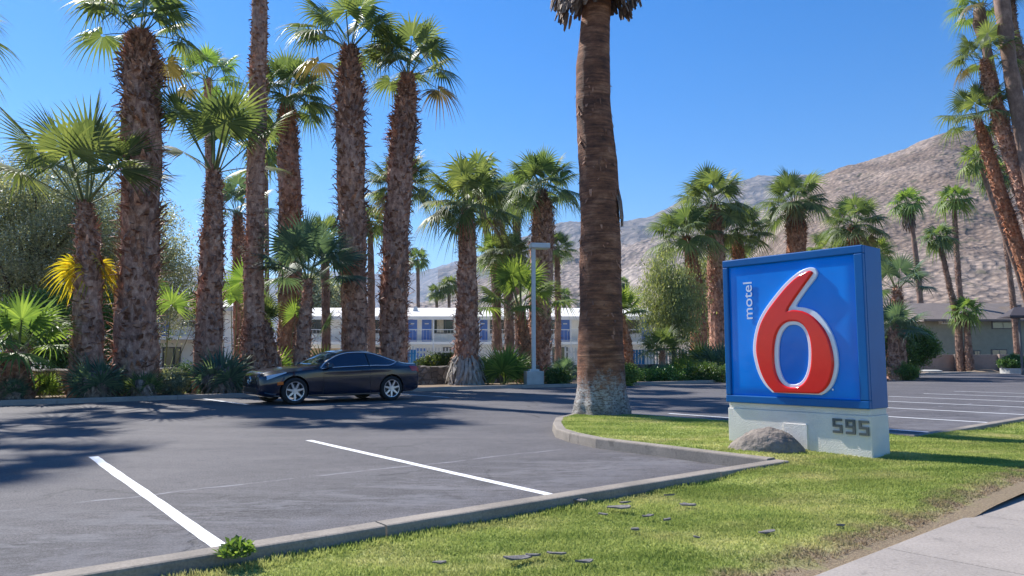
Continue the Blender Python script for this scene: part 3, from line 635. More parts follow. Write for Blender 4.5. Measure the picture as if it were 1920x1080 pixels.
fs += [tuple(range(m_)), tuple((len(xs)-1)*m_+k for k in range(m_))[::-1]]
body0 = MB().add(vv, fs).build('body', M_CAR, car, smooth=True)
bpy.context.view_layer.update()
cut = MB(); WX = [.80, 3.56]; WR = .335
for wx in WX:
    for s in (-1, 1): cut.tube([C(wx, s*.60, WR+.005), C(wx, s*1.2, WR+.005)], (WR+.045)*CS, 40)
cuto = cut.build('cutter', M_BLACK, car)
bo = body0.modifiers.new('b', 'BOOLEAN'); bo.object = cuto; bo.operation = 'DIFFERENCE'; bo.solver = 'EXACT'; bo.material_mode = 'TRANSFER'
dg = bpy.context.evaluated_depsgraph_get(); dg.update()
me = bpy.data.meshes.new_from_object(body0.evaluated_get(dg)); body0.modifiers.clear(); body0.data = me
bpy.data.objects.remove(cuto)
if not me.materials: me.materials.append(M_CAR)
me.polygons.foreach_set('use_smooth', [True]*len(me.polygons))
es = body0.modifiers.new('es', 'EDGE_SPLIT'); es.split_angle = R(32)
def patch(name, fn, nu, nv, mat, off, parent, sides=(-1, 1), thick=0, full=False):
    """fn(u, w) -> (x, v) on the body surface; laid 'off' metres proud of it"""
    mb = MB()
    for s in sides:
        vs = []
        for i in range(nu+1):
            for j in range(nv+1):
                x, v = fn(i/nu, j/nv); 
                if full: # across the centre line: w in -1..1 mirrored
                    sg = -1 if v < 0 else 1; v = abs(v)
                else: sg = s
                y, z = S(x, v); e = 1e-3
                y2, z2 = S(x, min(7.99, v+e)); y3, z3 = S(min(x+e, 4.59), v)
                tv = Vector((0, sg*(y2-y), z2-z)); tx = Vector((e, sg*(y3-y), z3-z)); nn = tx.cross(tv)
                nn = nn.normalized() if nn.length > 0 else Vector((0, 0, 1))
                if nn.dot(Vector((0, sg*y, z-.6))) < 0: nn = -nn
                p = Vector((x, sg*y, z))+nn*off; vs.append(C(*p))
        mb.add(vs, [(i*(nv+1)+j, (i+1)*(nv+1)+j, (i+1)*(nv+1)+j+1, i*(nv+1)+j+1) for i in range(nu) for j in range(nv)])
    return mb.build(name, mat, parent, smooth=True)
lerp = lambda a, b, t: a+(b-a)*t
def gx(u): return lerp(1.50, 3.78, u)
def gv0(x): return 2.10+.10*ss(x, 3.0, 3.8)            # upper edge of the side glass
def gv1(x): return 2.88-.04*ss(x, 3.3, 3.8)
def side(u, w, x0, x1):
    x = lerp(x0, x1, u); t0, t1 = gv0(x), gv1(x)
    if x < 1.62: t0 = lerp(t1, t0, (x-1.46)/.16)
    if x > 3.45: t1 = lerp(t1, t0, ((x-3.45)/.33)**2)
    return x, lerp(t0, t1, w)
for s in (-1, 1):
    patch('side_window', lambda u, w: side(u, w, 1.50, 2.86), 24, 6, M_CGL, .004, car, (s,))
    patch('quarter_window', lambda u, w: side(u, w, 2.90, 3.78), 16, 6, M_CGL, .004, car, (s,))
patch('windscreen', lambda u, w: (lerp(1.47, 2.06, u), lerp(-1.86, 1.86, w)), 14, 24, M_CGL, .004, car, (1,), full=True)
patch('rear_window', lambda u, w: (lerp(3.16, 3.93, u), lerp(-1.8, 1.8, w)), 14, 24, M_CGL, .004, car, (1,), full=True)
def sline(pts, off, rad, mat, name, parent, s):
    P = []
    for x, v in pts: y, z = S(x, v); P.append(C(x, s*(y+off), z+off*.3))
    return MB().tube(P, rad, 6).build(name, mat, parent, smooth=True)
for s in (-1, 1):
    top = [side(u/40, 0, 1.50, 3.80) for u in range(41)]; bot = [side(u/40, 1, 1.50, 3.80) for u in range(41)]
    sline([(x, v-.05) for x, v in top], .006, .014, M_CHROME, 'window_trim', car, s); sline([(x, v+.04) for x, v in bot], .008, .012, M_CHROME, 'window_trim', car, s)
    sline([(2.88, v) for v in np.linspace(2.1, 2.95, 6)], .008, .014, M_BLACK, 'window_pillar', car, s)
    sline([(1.56, 3.0+k*.35) for k in range(11)], .0, .005, M_BLACK, 'door_gap', car, s); sline([(2.95-.06*math.sin(k/10*3.1), 3.0+k*.35) for k in range(11)], .0, .005, M_BLACK, 'door_gap', car, s)
    sline([(x, 6.35) for x in np.linspace(1.2, 3.15, 16)], .004, .012, M_BLACK, 'sill_trim', car, s)
    d = MB(); y, z = S(2.74, 3.55); d.box(C(2.74, s*(y+.022), z), (.2, .03, .035)); d.build('door_handle', M_CAR, car, bevel=.012)
    y, z = S(1.72, 3.0); d = MB(); d.box(C(1.66, s*(y+.10), z+.08), (.13, .24, .15), taper=.82); mr_ = d.build('side_mirror', M_CAR, car, bevel=.03, seg=3)
    MB().box(C(1.727, s*(y+.10), z+.08), (.012, .18, .10)).build('mirror_glass', M_CGL, mr_)
    patch('headlight', lambda u, w: (lerp(.13, .58, u), lerp(2.98+.02*u, 3.62-.5*u, w)), 12, 8, M_LAMP, .006, car, (s,))
    patch('side_marker', lambda u, w: (lerp(.36, .50, u), lerp(4.25, 4.7, w)), 5, 3, M_AMB, .007, car, (s,))
    patch('tail_light', lambda u, w: (lerp(4.12+.1*w, 4.57, u), lerp(2.9, 3.85, w)), 10, 6, M_REDL, .007, car, (s,))
    patch('fog_trim', lambda u, w: (lerp(.10, .34, u), lerp(5.75, 5.95, w)), 8, 3, M_CHROME, .008, car, (s,))
# nose: grille, bars, badge, lower intake
MB().box(C(-.004, 0, .60), (.02, .78, .20), taper=1).build('grille', M_BLACK, car, bevel=.02)
gr = MB()
for zz in (.55, .605, .66): gr.box(C(-.018, 0, zz), (.012, .72, .014))
gr.build('grille_bars', M_CHROME, car)
bd = MB(); ring = [C(-.03, .10*math.cos(t), .605+.10*math.sin(t)) for t in np.linspace(0, 2*math.pi, 28)]; bd.tube(ring, .009, 6, False)
for k in range(3): an = R(90+120*k); bd.tube([C(-.03, 0, .605), C(-.03, .10*math.cos(an), .605+.10*math.sin(an))], [.014, .004], 6)
bd.build('badge', M_CHROME, car, smooth=True)
MB().box(C(.0, 0, .36), (.03, .95, .13)).build('air_intake', M_BLACK, car, bevel=.02)
def wheel(wx, s):
    w = bpy.data.objects.new('wheel', None); link(w); w.parent = car; w.location = C(wx, s*.79, WR)
    sc_ = CS
    n = 48; prof = [(.235, .09), (.25, .112), (.30, .115), (.325, .10), (.335, .06), (.335, -.06), (.325, -.10), (.25, -.112), (.235, -.09)]
    vs = [(r*math.cos(2*math.pi*k/n)*sc_, s*y*sc_, r*math.sin(2*math.pi*k/n)*sc_) for k in range(n) for r, y in prof]; m = len(prof)
    MB().add(vs, [(k*m+j, ((k+1) % n)*m+j, ((k+1) % n)*m+(j+1) % m, k*m+(j+1) % m) for k in range(n) for j in range(m)]).build('tyre', M_TYRE, w, smooth=True)
    rm = MB(); prof = [(.238, .095), (.238, .103), (.222, .10), (.215, .07), (.21, -.08), (.236, -.08)]; m = len(prof)
    vs = [(r*math.cos(2*math.pi*k/n)*sc_, s*y*sc_, r*math.sin(2*math.pi*k/n)*sc_) for k in range(n) for r, y in prof]
    rm.add(vs, [(k*m+j, ((k+1) % n)*m+j, ((k+1) % n)*m+(j+1) % m, k*m+(j+1) % m) for k in range(n) for j in range(m)])
    for k in range(7):
        a = 2*math.pi*k/7+R(-90); c_, s_ = math.cos(a), math.sin(a)
        def q(r, t, y): return ((r*c_-t*s_)*sc_, s*y*sc_, (r*s_+t*c_)*sc_)
        rm.add([q(.04, -.030, .085), q(.04, .030, .085), q(.222, .019, .098), q(.222, -.019, .098), q(.04, -.030, .05), q(.04, .030, .05), q(.222, .019, .06), q(.222, -.019, .06)], [(0, 1, 2, 3), (4, 7, 6, 5), (0, 4, 5, 1), (1, 5, 6, 2), (2, 6, 7, 3), (3, 7, 4, 0)])
    rm.tube([(0, s*.05*sc_, 0), (0, s*.1*sc_, 0)], .055*sc_, 20); rm.build('rim', M_RIM, w)
    MB().tube([(0, -s*.02*sc_, 0), (0, s*.01*sc_, 0)], .17*sc_, 28).build('brake_disc', simple('brake_steel', (.10, .10, .11), None, .4, 5, metal=.8), w)
for wx in WX:
    for s in (-1, 1): wheel(wx, s)
# dim cabin seen through nothing: underbody pan keeps light from leaking through the arches
MB().box(C(2.2, 0, .42), (4.0, 1.05, .38)).build('underbody', M_BLACK, car)
# ------------------------------------------------------------------ palms
def frond(V, Fc, Pt, Pf, el, az, Lp, Rb, r, nseg=30, droop=1.0, fold=.5, spread=2.35, pw=.022):
    """one fan leaf: bowed stalk, then pleated blade of segments whose split tips hang"""
    d = Vector((math.cos(az)*math.cos(el), math.sin(az)*math.cos(el), math.sin(el))); side = Vector((-math.sin(az), math.cos(az), 0))
    pts = []; p = Vector((math.cos(az)*.10, math.sin(az)*.10, 0)); dd = d.copy(); k = 7
    for i in range(k+1):
        pts.append(p.copy()); dd = (dd+Vector((0, 0, -1))*.055*droop*(1.2-math.sin(el))).normalized(); p = p+dd*Lp/k
    up = side.cross(dd).normalized()
    if up.z < 0: up = -up
    o = len(Pt)
    for i, q in enumerate(pts):
        w = pw*(1.25-.6*i/k); Pt += [q+side*w, q-side*w, q-up*w*.9]
    for i in range(k):
        a = o+i*3
        for u, v in ((0, 1), (1, 2), (2, 0)): Pf.append((a+u, a+v, a+3+v, a+3+u))
    hub = pts[-1]; tilt = dd.copy()
    # blade plane tips down a little relative to the stalk
    bend = r.uniform(-.1, .45)*droop; tilt = (tilt*math.cos(bend)-up*math.sin(bend)).normalized(); nrm = side.cross(tilt).normalized()
    if nrm.z < 0 and el > 0: nrm = -nrm
    ts = [.06, .28, .46, .70, .88, 1.02]
    for s in range(nseg):
        ph = spread*(2*(s+.5)/nseg-1); dph = spread/nseg
        L = Rb*(.80+.20*math.cos(ph*.62))*r.uniform(.93, 1.05); hang = droop*r.uniform(.8, 1.25)
        cd = math.cos(ph); sd = math.sin(ph); cup = fold*abs(sd)*.45
        base = (tilt*cd+side*sd-nrm*cup).normalized(); o = len(V)
        tang = (side*cd-tilt*sd)
        kink = r.random() < .25*droop
        for i, t in enumerate(ts):
            q = hub+base*L*t; g = max(0, t-.42)
            q = q+Vector((0, 0, -1))*L*(g*g*1.15*hang+(g*.55 if kink else 0))
            w = L*t*math.tan(dph)*1.02 if t <= .47 else L*.46*math.tan(dph)*max(0, 1-(t-.46)/.58)**1.0*.8
            pl = w*.55
            V += [q-tang*w, q+nrm*pl, q+tang*w]
        for i in range(len(ts)-1):
            a = o+i*3; Fc += [(a, a+1, a+4, a+3), (a+1, a+2, a+5, a+4)]
GA = 2.39996
def crown_mesh(name, n, e0, e1, Lp, Rb, seed, nseg=30, droop=1.0, pw=.022, epow=1.0, leafmat=0, dry=0):
    """leaf meshes: material 0 leaf, 1 stalk, 2 dry leaf"""
    r = random.Random(seed); V, Fc, P, Pf, V2, F2 = [], [], [], [], [], []
    for i in range(n):
        f = (i+.5)/n; el = R(e0+(e1-e0)*f**epow)+r.uniform(-.1, .1); az = i*GA+r.uniform(-.25, .25)
        dr = droop*(.55+.75*(1-max(0, math.sin(el))))
        tgt = (V2, F2) if i >= n-dry else (V, Fc)
        frond(tgt[0], tgt[1], P, Pf, el, az, Lp*r.uniform(.8, 1.12), Rb*r.uniform(.85, 1.1), r, nseg, dr, pw=pw)
    a, b = len(V), len(V)+len(P)
    fs = Fc+[tuple(x+a for x in f) for f in Pf]+[tuple(x+b for x in f) for f in F2]
    vs = np.array([tuple(v) for v in V+P+V2]); me = npmesh(name, vs, np.array(fs))
    mi = np.zeros(len(fs), dtype=np.int32); mi[len(Fc):len(Fc)+len(Pf)] = 1; mi[len(Fc)+len(Pf):] = 2
    me.polygons.foreach_set('material_index', mi); return me
CR = {}
def crown(kind, var, leaf=M_FROND):
    key = (kind, var, leaf.name)
    if key not in CR:
        s = hash((kind, var)) % 1000 if 0 else sum(ord(c) for c in kind)*7+var*31
        a = dict(full=(26, 86, -14, 1.05, 1.02, 30, .8, .022, .8), tall=(15, 86, 6, 1.15, 1.05, 30, .9, .022, .75), young=(11, 84, 22, 1.35, 1.1, 34, .38, .028, 1.1), small=(13, 85, 5, .75, .95, 28, .55, .018, 1.0),
                 shrub=(9, 88, 44, .6, .95, 28, .4, .016, 1.0), open=(14, 86, 8, 1.15, 1.0, 30, .6, .022, 1.0), stem=(7, 87, 58, 3.2, .85, 30, .35, .016, 1.0), blue=(17, 88, 14, .95, .98, 32, .45, .018, 1.0), far=(20, 85, -25, .8, .95, 14, 1.0, .03, .9))[kind]
        me = crown_mesh('palm_crown', a[0], a[1], a[2], a[3], a[4], s, a[5], a[6], a[7], a[8], dry=1 if kind in ('full', 'tall') and var != 1 else 0)
        for m in (leaf, M_PETI, M_FROND_TAN): me.materials.append(m)
        CR[key] = me
    return CR[key]
def lerp_path(path, t):
    n = len(path)-1; i = min(int(t*n), n-1); u = t*n-i
    a, b = path[i], path[i+1]; return a[0].lerp(b[0], u), a[1]+(b[1]-a[1])*u
def trunk_mesh(path, boots, seed, blen=.26, bw=.075, core=.78, out=.75, top_taper=True):
    """path: [(Vector, outer radius)] bottom to top, in the tree's own coordinates; shaggy with old leaf bases"""
    r = random.Random(seed); n = 40; P = [lerp_path(path, i/n) for i in range(n+1)]; k = 14
    vs, fs = [], []
    for i, (p, ra) in enumerate(P):
        for j in range(k):
            a = 2*math.pi*j/k; q = ra*core*(1+.07*math.sin(3*a+i*.9+seed)+r.uniform(-.04, .04)); vs.append((p.x+q*math.cos(a), p.y+q*math.sin(a), p.z))
    fs = [(i*k+j, i*k+(j+1) % k, (i+1)*k+(j+1) % k, (i+1)*k+j) for i in range(n) for j in range(k)]; NC = len(fs)
    H = (path[-1][0]-path[0][0]).length; avg = sum(p[1] for p in P)/len(P); N = int(boots*2*math.pi*avg*H)
    for b in range(N):
        t = (b+r.random())/N; p, ra = lerp_path(path, t); a = b*GA+r.uniform(-.3, .3); lump = 1+.10*math.sin(t*H*1.3+seed)+.06*math.sin(5*t*H+a*2)
        c, s = math.cos(a), math.sin(a); er = Vector((c, s, 0)); et = Vector((-s, c, 0)); L = blen*r.uniform(.5, 1.35)*min(1, .25+ra*1.7); w = bw*r.uniform(.55, 1.3)*min(1, .5+ra)
        el = r.gauss(.75, .45) if r.random() > .18 else r.uniform(-1.1, .2)
        tw = r.uniform(-.5, .5); d = (er*math.cos(el)*out+Vector((0, 0, 1))*math.sin(el)+et*tw*.5).normalized()
        o = p+er*ra*core*.93*lump; o.z += r.uniform(-.05, .05); m = o+d*L*.55; e = o+d*L+Vector((0, 0, r.uniform(-.06, .02))); q = len(vs); th = er*.022
        vs += [tuple(o-et*w), tuple(o+et*w), tuple(m+et*w*.8), tuple(e+et*w*.25), tuple(e-et*w*.3), tuple(m-et*w*.8), tuple(m+th+d.cross(et)*.012), tuple(e-d*L*.1+th)]
        fs += [(q, q+1, q+6, q+6), (q+1, q+2, q+6, q+6), (q+2, q+3, q+7, q+6), (q+3, q+4, q+7, q+7), (q+4, q+5, q+6, q+7), (q+5, q, q+6, q+6)]
    me = bpy.data.meshes.new('palm_trunk'); me.from_pydata(vs, [], [tuple(dict.fromkeys(f)) for f in fs]); me.update()
    mi = np.zeros(len(fs), dtype=np.int32); mi[:NC] = 1; me['core'] = NC; me.polygons.foreach_set('material_index', mi); return me
def thatch(n, r0, L, seed, w=.06, z0=0):
    r = random.Random(seed); V, Fc = [], []
    for i in range(n):
        a = r.uniform(0, 6.283); c, s = math.cos(a), math.sin(a); et = Vector((-s, c, 0)); er = Vector((c, s, 0)); z = r.uniform(z0, z0+L*.6); l = L*r.uniform(.4, 1)*.6
        rr = r0*r.uniform(.8, 1.2); p = er*rr+Vector((0, 0, z)); q = er*(rr+r.uniform(.03, .14)*L)+Vector((0, 0, z-l*.5))+et*r.uniform(-.08, .08); e = er*(rr+r.uniform(.02, .22)*L)+Vector((0, 0, z-l))+et*r.uniform(-.15, .15)
        o = len(V); ww = w*r.uniform(.4, 1.3); V += [p-et*ww*.5, p+et*ww*.5, q+et*ww, e+et*ww*.25, e-et*ww*.25, q-et*ww]; Fc += [(o, o+1, o+2, o+5), (o+5, o+2, o+3, o+4)]
    return npmesh('leaf_thatch', np.array([tuple(v) for v in V]), np.array(Fc))
NP = 0
def palm(label, pts, Y, kind, scale=1.0, leaf=M_FROND, bark=M_BOOT, boots=46, group=None, var=None, base_z=.05, spin=None, blen=.25, lean=None, squash=1.0, cat='palm tree', smoothtrunk=False, name='palm_tree', core=.76, bw=.07):
    """pts: [(px, py, width_px)] from the ground up, read off the photograph and set at distance Y"""
    global NP; NP += 1; var = (NP*2+(var or 0)) % 5 if kind in ('full', 'tall', 'far') else (NP % 3 if var is None else var)
    P = [(AT(x, y, Y), w*Y/F/2) for x, y, w in pts]; P[0][0].z = base_z-.05
    b = P[0][0].copy(); b.z = base_z; t = empty(name, b, label, cat, group)
    path = [(p-b, r_) for p, r_ in P]
    if not smoothtrunk: put('trunk', trunk_mesh(path, boots, NP, blen=blen, core=core, bw=bw), t, False, bark).data.materials.append(M_CORE)
    else:
        mb = MB(); Q = [lerp_path(path, i/30) for i in range(31)]; rr = random.Random(NP)
        mb.tube([q[0] for q in Q], [q[1]*rr.uniform(.92, 1.05) for q in Q], 12); mb.build('trunk', bark, t, smooth=True)
    if kind:
        c = put('crown', crown(kind, var, leaf), t); top = path[-1][0]; c.location = top-Vector((0, 0, .05)); c.scale = (scale, scale, scale*squash)
        rz = (NP*1.7 if spin is None else spin); c.rotation_euler = (0, 0, rz)
        if len(path) > 1:
            ax = (path[-1][0]-path[-2][0]).normalized(); c.rotation_euler = (Matrix.Rotation(0, 3, 'X') @ ax.lerp(Vector((0, 0, 1)), .5).to_track_quat('Z', 'Y').to_matrix() @ Matrix.Rotation(rz, 3, 'Z')).to_euler()
    return t
GR = 'shaggy fan palms in the planting bed'; GB = 'fan palms behind the stone wall'; GF = 'slender far palms'; GC = 'clustered fan palms behind the sign'; GT = 'tall palms at the right edge'
# front row, left to right
palm('short stout fan palm with a big bright fan crown at the left edge', [(30, 748, 85), (28, 700, 60), (32, 655, 44)], 20.8, 'small', 1.28, M_FROND_YEL, group=GR, spin=.3, var=0)
tP2 = palm('medium shaggy palm with upright round fans and yellow dead leaves at its middle', [(165, 745, 88), (163, 640, 72), (167, 520, 58), (163, 430, 46), (158, 378, 26)], 21.8, 'young', 1.5, group=GR, spin=2.2, var=0)
palm('thickest shaggy palm trunk of the row, swollen at the top, with drooping fans', [(252, 748, 110), (255, 600, 96), (265, 420, 84), (266, 250, 92), (265, 150, 84), (263, 85, 48), (263, 62, 22)], 22.6, 'tall', 1.25, group=GR, spin=.9, var=1, blen=.36)
palm('shaggy palm with upright fans between the thickest palm and the slim bare one', [(390, 742, 72), (392, 600, 62), (398, 450, 52), (402, 370, 40), (402, 318, 20)], 24.1, 'young', 1.42, group=GR, spin=4.0, var=1)
palm('slim palm trunk running out of the top of the picture left of the car', [(476, 735, 60), (475, 600, 46), (478, 420, 40), (483, 200, 38), (487, 0, 34), (490, -220, 30)], 25.1, 'tall', 1.1, group=GR, spin=1.1, var=2, blen=.18, core=.84)
palm('squat trunk stub beside the slim trunk behind the car bonnet', [(510, 730, 60), (505, 680, 56), (498, 630, 36), (495, 600, 18)], 25.6, 'shrub', .7, group=GR, spin=1.1, var=2)
palm('blue green young palm with a leaning trunk rising behind the car bonnet', [(562, 715, 46), (568, 640, 38), (575, 570, 28), (578, 522, 18)], 25.8, 'blue', 1.35, M_FROND_BLUE, group=GR, spin=.4, var=0)
palm('shaggy palm with bunched drooping fans behind the slim trunk', [(540, 722, 60), (544, 560, 56), (545, 420, 56), (541, 290, 52), (539, 215, 34), (538, 186, 18)], 31, 'full', 1.2, group=GB, spin=.2, var=0)
palm('tall shaggy palm with a dark burnt band round its trunk behind the car roof', [(665, 722, 64), (664, 560, 62), (660, 400, 66), (656, 260, 72), (657, 170, 58), (656, 110, 34), (655, 90, 18)], 27.6, 'tall', 1.32, group=GR, spin=2.0, var=2, blen=.34)
palm('tall shaggy palm leaning right with a lopsided windblown crown behind the car boot', [(735, 722, 68), (738, 560, 66), (745, 400, 62), (755, 260, 62), (762, 190, 48), (765, 140, 20)], 28.8, 'tall', 1.28, group=GR, spin=3.4, var=0, blen=.30)
t9 = palm('shaggy palm with a pale straw skirted foot right of the car', [(874, 730, 60), (876, 640, 58), (876, 520, 48), (876, 440, 40), (876, 388, 20)], 31.6, 'full', 1.3, group=GR, spin=5, var=1)
put('straw_skirt', thatch(800, .50, 2.0, 5, .07, .15), t9, mat=simple('pale_straw', (.44, .40, .36), (.25, .22, .20), .9, 6))
palm('thick shaggy palm right behind the white lamp post', [(1010, 722, 56), (1012, 600, 54), (1016, 470, 56), (1018, 400, 48), (1015, 356, 18)], 37, 'full', 1.28, group=GB, spin=.7, var=2)
V_, F_, P_, Pf_ = [], [], [], []; r = random.Random(3)
for az, el in ((2.9, -28), (3.5, -50), (.1, -24), (-.5, -50), (2.5, -60)): frond(V_, F_, P_, Pf_, R(el), az, .42, .98, r, 24, .7, pw=.014)
dr = npmesh('dead_fans', np.array([tuple(v) for v in V_+P_]), np.array(F_+[tuple(x+len(V_) for x in f) for f in Pf_])); dr.materials.append(M_FROND_DRY)
o = put('yellow_dead_fans', dr, tP2); pz = AT(165, 482, 22.0)-tP2.location; o.location = pz
# palms beside the picture's left edge whose fans and shadows reach into it
palm('fan palm just outside the left edge whose leaf tips poke into the picture', [(-150, 760, 80), (-150, 400, 60), (-148, 60, 30)], 19.5, 'tall', 1.3, group=GR, var=0)
palm('very tall fan palm beyond the left edge shading the asphalt', [(-280, 760, 80), (-280, 300, 60), (-270, -330, 30)], 20.5, 'tall', 1.25, group=GR, var=1)
# behind the wall
palm('dark trunked palm in the background between two shaggy trunks on the left', [(450, 690, 30), (449, 520, 30), (447, 440, 30), (446, 400, 14)], 40, 'open', 1.25, M_FROND_BLUE, group=GB)
palm('yellowish crowned palm high behind the narrow headed palm', [(402, 690, 26), (396, 400, 24), (390, 150, 20)], 38, 'tall', 1.15, M_FROND_YEL, group=GB, blen=.16)
palm('bare pole thin palm seen between the slim trunk and the bunched crown', [(502, 690, 9), (500, 450, 9), (498, 275, 8)], 48, 'far', 1.3, bark=M_BOOT_FAR, group=GB, smoothtrunk=True)
palm('reddish brown slender palm before the white roof left of the car roof', [(613, 690, 22), (611, 560, 20), (609, 470, 22), (610, 450, 12)], 40, 'open', .9, group=GB, bark=M_BOOT_FAR, blen=.15)
palm('palm half hidden behind the leaning shaggy palm, its fans showing on both sides', [(752, 690, 34), (753, 480, 30), (754, 350, 16)], 36, 'full', 1.15, group=GB)
palm('thin trunk palm peeping out left of the leaning shaggy palm', [(697, 690, 16), (696, 520, 14), (694, 420, 9)], 46, 'far', 1.1, group=GB, bark=M_BOOT_FAR, smoothtrunk=True)
palm('slanting bare palm trunk right of the straw skirted palm', [(938, 690, 16), (926, 500, 15), (905, 400, 13), (893, 340, 11)], 48, 'far', 1.5, group=GB, bark=M_BOOT_FAR, smoothtrunk=True)
palm('slim palm with a dark crown in the middle of the background clump', [(955, 690, 18), (948, 470, 17), (940, 410, 12), (938, 385, 9)], 50, 'full', 1.15, M_FROND, group=GB, bark=M_BOOT_FAR, blen=.2)
palm('slim palm with a tan fibrous neck left of the lamp head', [(972, 690, 18), (970, 470, 17), (968, 400, 20), (966, 372, 10)], 51, 'full', 1.2, M_FROND_YEL, group=GB, bark=M_BOOT_FAR, blen=.22)
palm('lower green palm of the background clump, nearer the straw skirted palm', [(930, 690, 22), (932, 540, 20), (932, 478, 14)], 45, 'full', .95, M_FROND_YEL, group=GB, bark=M_BOOT_FAR, blen=.2)
palm('lower green palm of the background clump, next to the lamp pole', [(955, 690, 24), (955, 540, 22), (956, 478, 16)], 44, 'full', .95, M_FROND, group=GB, bark=M_BOOT_FAR, blen=.2)
palm('bushy bright palm with spiky upright fans just left of the lamp pole', [(985, 708, 32), (984, 640, 30), (975, 580, 22)], 34, 'open', 1.45, M_FROND_YEL, group=GB, var=1, bark=M_BOOT_RED)
palm('little palm crown poking out right of the thick palm behind the lamp', [(1046, 690, 16), (1046, 560, 15), (1044, 468, 12)], 50, 'full', .85, M_FROND, group=GB, bark=M_BOOT_FAR, blen=.2)
# small distant ones
palm('lone distant palm standing above the motel roof', [(785, 600, 8), (784, 540, 7), (783, 487, 6)], 95, 'far', 1.25, group=GF, bark=M_BOOT_FAR, smoothtrunk=True, base_z=0)
palm('shortest distant palm on the roofline right of the lone one', [(819, 600, 7), (819, 575, 6), (818, 548, 5)], 105, 'far', 1.1, group=GF, bark=M_BOOT_FAR, smoothtrunk=True, base_z=0)
palm('distant palm beside the straw skirted trunk above the roof', [(843, 600, 7), (842, 560, 6), (842, 535, 5)], 105, 'far', 1.25, group=GF, bark=M_BOOT_FAR, smoothtrunk=True, base_z=0)
palm('tiny distant palm over the roof right of the lamp post', [(1058, 600, 5), (1058, 575, 4), (1057, 555, 4)], 130, 'far', 1.2, group=GF, bark=M_BOOT_FAR, smoothtrunk=True, base_z=0)
palm('tiny distant palm just right of the big foreground trunk', [(1168, 600, 5), (1168, 560, 4), (1168, 532, 4)], 130, 'far', 1.0, group=GF, bark=M_BOOT_FAR, smoothtrunk=True, base_z=0)
# right of the foreground trunk
palm('low yellow green palm leaning out behind the big foreground trunk', [(1182, 700, 26), (1176, 640, 22), (1165, 590, 14)], 38, 'small', 1.15, M_FROND_YEL, group=GB, bark=M_BOOT_RED, var=1)
palm('leaning reddish palm at the left of the cluster behind the sign', [(1312, 690, 42), (1308, 590, 40), (1302, 520, 36), (1292, 465, 26), (1287, 445, 14)], 46, 'full', 1.45, group=GC, bark=M_BOOT_RED, var=0)
palm('tallest thick palm of the cluster left of the sign top', [(1352, 690, 54), (1346, 560, 46), (1342, 470, 42), (1338, 410, 36), (1336, 385, 18)], 48, 'full', 1.6, group=GC, bark=M_BOOT, var=1)
palm('palm of the cluster directly above the sign top left corner', [(1390, 690, 34), (1388, 560, 32), (1384, 480, 26), (1384, 440, 14)], 50, 'full', 1.45, group=GC, bark=M_BOOT_RED, var=2)
palm('thick necked palm standing clear above the middle of the sign', [(1496, 690, 48), (1494, 520, 46), (1493, 430, 46), (1491, 400, 32), (1490, 383, 16)], 50, 'full', 1.5, group=GC, bark=M_BOOT_RED, var=0, spin=2.5)
palm('palm with a short red neck above the right half of the sign', [(1600, 690, 32), (1600, 520, 30), (1600, 445, 26), (1600, 424, 14)], 54, 'full', 1.42, M_FROND, group=GC, bark=M_BOOT_RED, var=1)
palm('pale fanned palm low behind the sign, left of the short necked palm', [(1558, 690, 26), (1556, 520, 24), (1556, 470, 14)], 58, 'full', 1.1, M_FROND_YEL, group=GC, var=2)
palm('pale fanned palm low behind the sign top right corner', [(1642, 690, 26), (1640, 520, 24), (1640, 478, 14)], 60, 'full', 1.05, M_FROND_YEL, group=GC, var=0)
palm('blue green palm close behind the right side of the sign', [(1686, 690, 34), (1684, 600, 30), (1682, 540, 18)], 42, 'open', 1.2, M_FROND_BLUE, group=GC, var=2)
palm('lower blue green palm tucked against the right side of the sign', [(1676, 690, 34), (1674, 620, 20)], 40, 'small', 1.3, M_FROND_BLUE, group=GC, var=0)
tS = palm('slender far palm with a dead leaf collar standing before the hillside', [(1731, 620, 12), (1722, 520, 11), (1711, 430, 8), (1702, 382, 9)], 85, 'far', 1.45, M_FROND_YEL, group=GF, bark=M_BOOT_FAR, smoothtrunk=True, base_z=0)
o = put('leaf_collar', thatch(240, .35, 2.6, 9, .10, -1.9), tS, mat=M_DEAD); o.location = AT(1702, 384, 85)-tS.location
palm('slender far palm with a flat topped crown, tallest before the hillside', [(1806, 600, 12), (1797, 520, 13), (1791, 430, 12), (1789, 375, 8)], 72, 'far', 1.35, M_FROND_YEL, group=GF, bark=M_BOOT_FAR, blen=.16, base_z=0)
palm('leaning slender palm in front of the green grey house, left of a short one', [(1802, 693, 20), (1796, 600, 15), (1781, 540, 13), (1770, 490, 12), (1760, 446, 8)], 61, 'far', 1.05, M_FROND, group=GF, bark=M_BOOT_FAR, blen=.16, base_z=0)
palm('short palm with a bright little crown in front of the green grey house', [(1819, 693, 22), (1815, 640, 15), (1811, 585, 10)], 60.5, 'far', 1.0, M_FROND_YEL, group=GF, bark=M_BOOT_FAR, blen=.16, base_z=0)
palm('thin palm trunk crossing the end of the house, far right', [(1909, 664, 15), (1901, 580, 14), (1889, 480, 11), (1878, 400, 10), (1865, 330, 8)], 63, 'far', 1.1, M_FROND, group=GF, bark=M_BOOT_FAR, blen=.14, base_z=0)
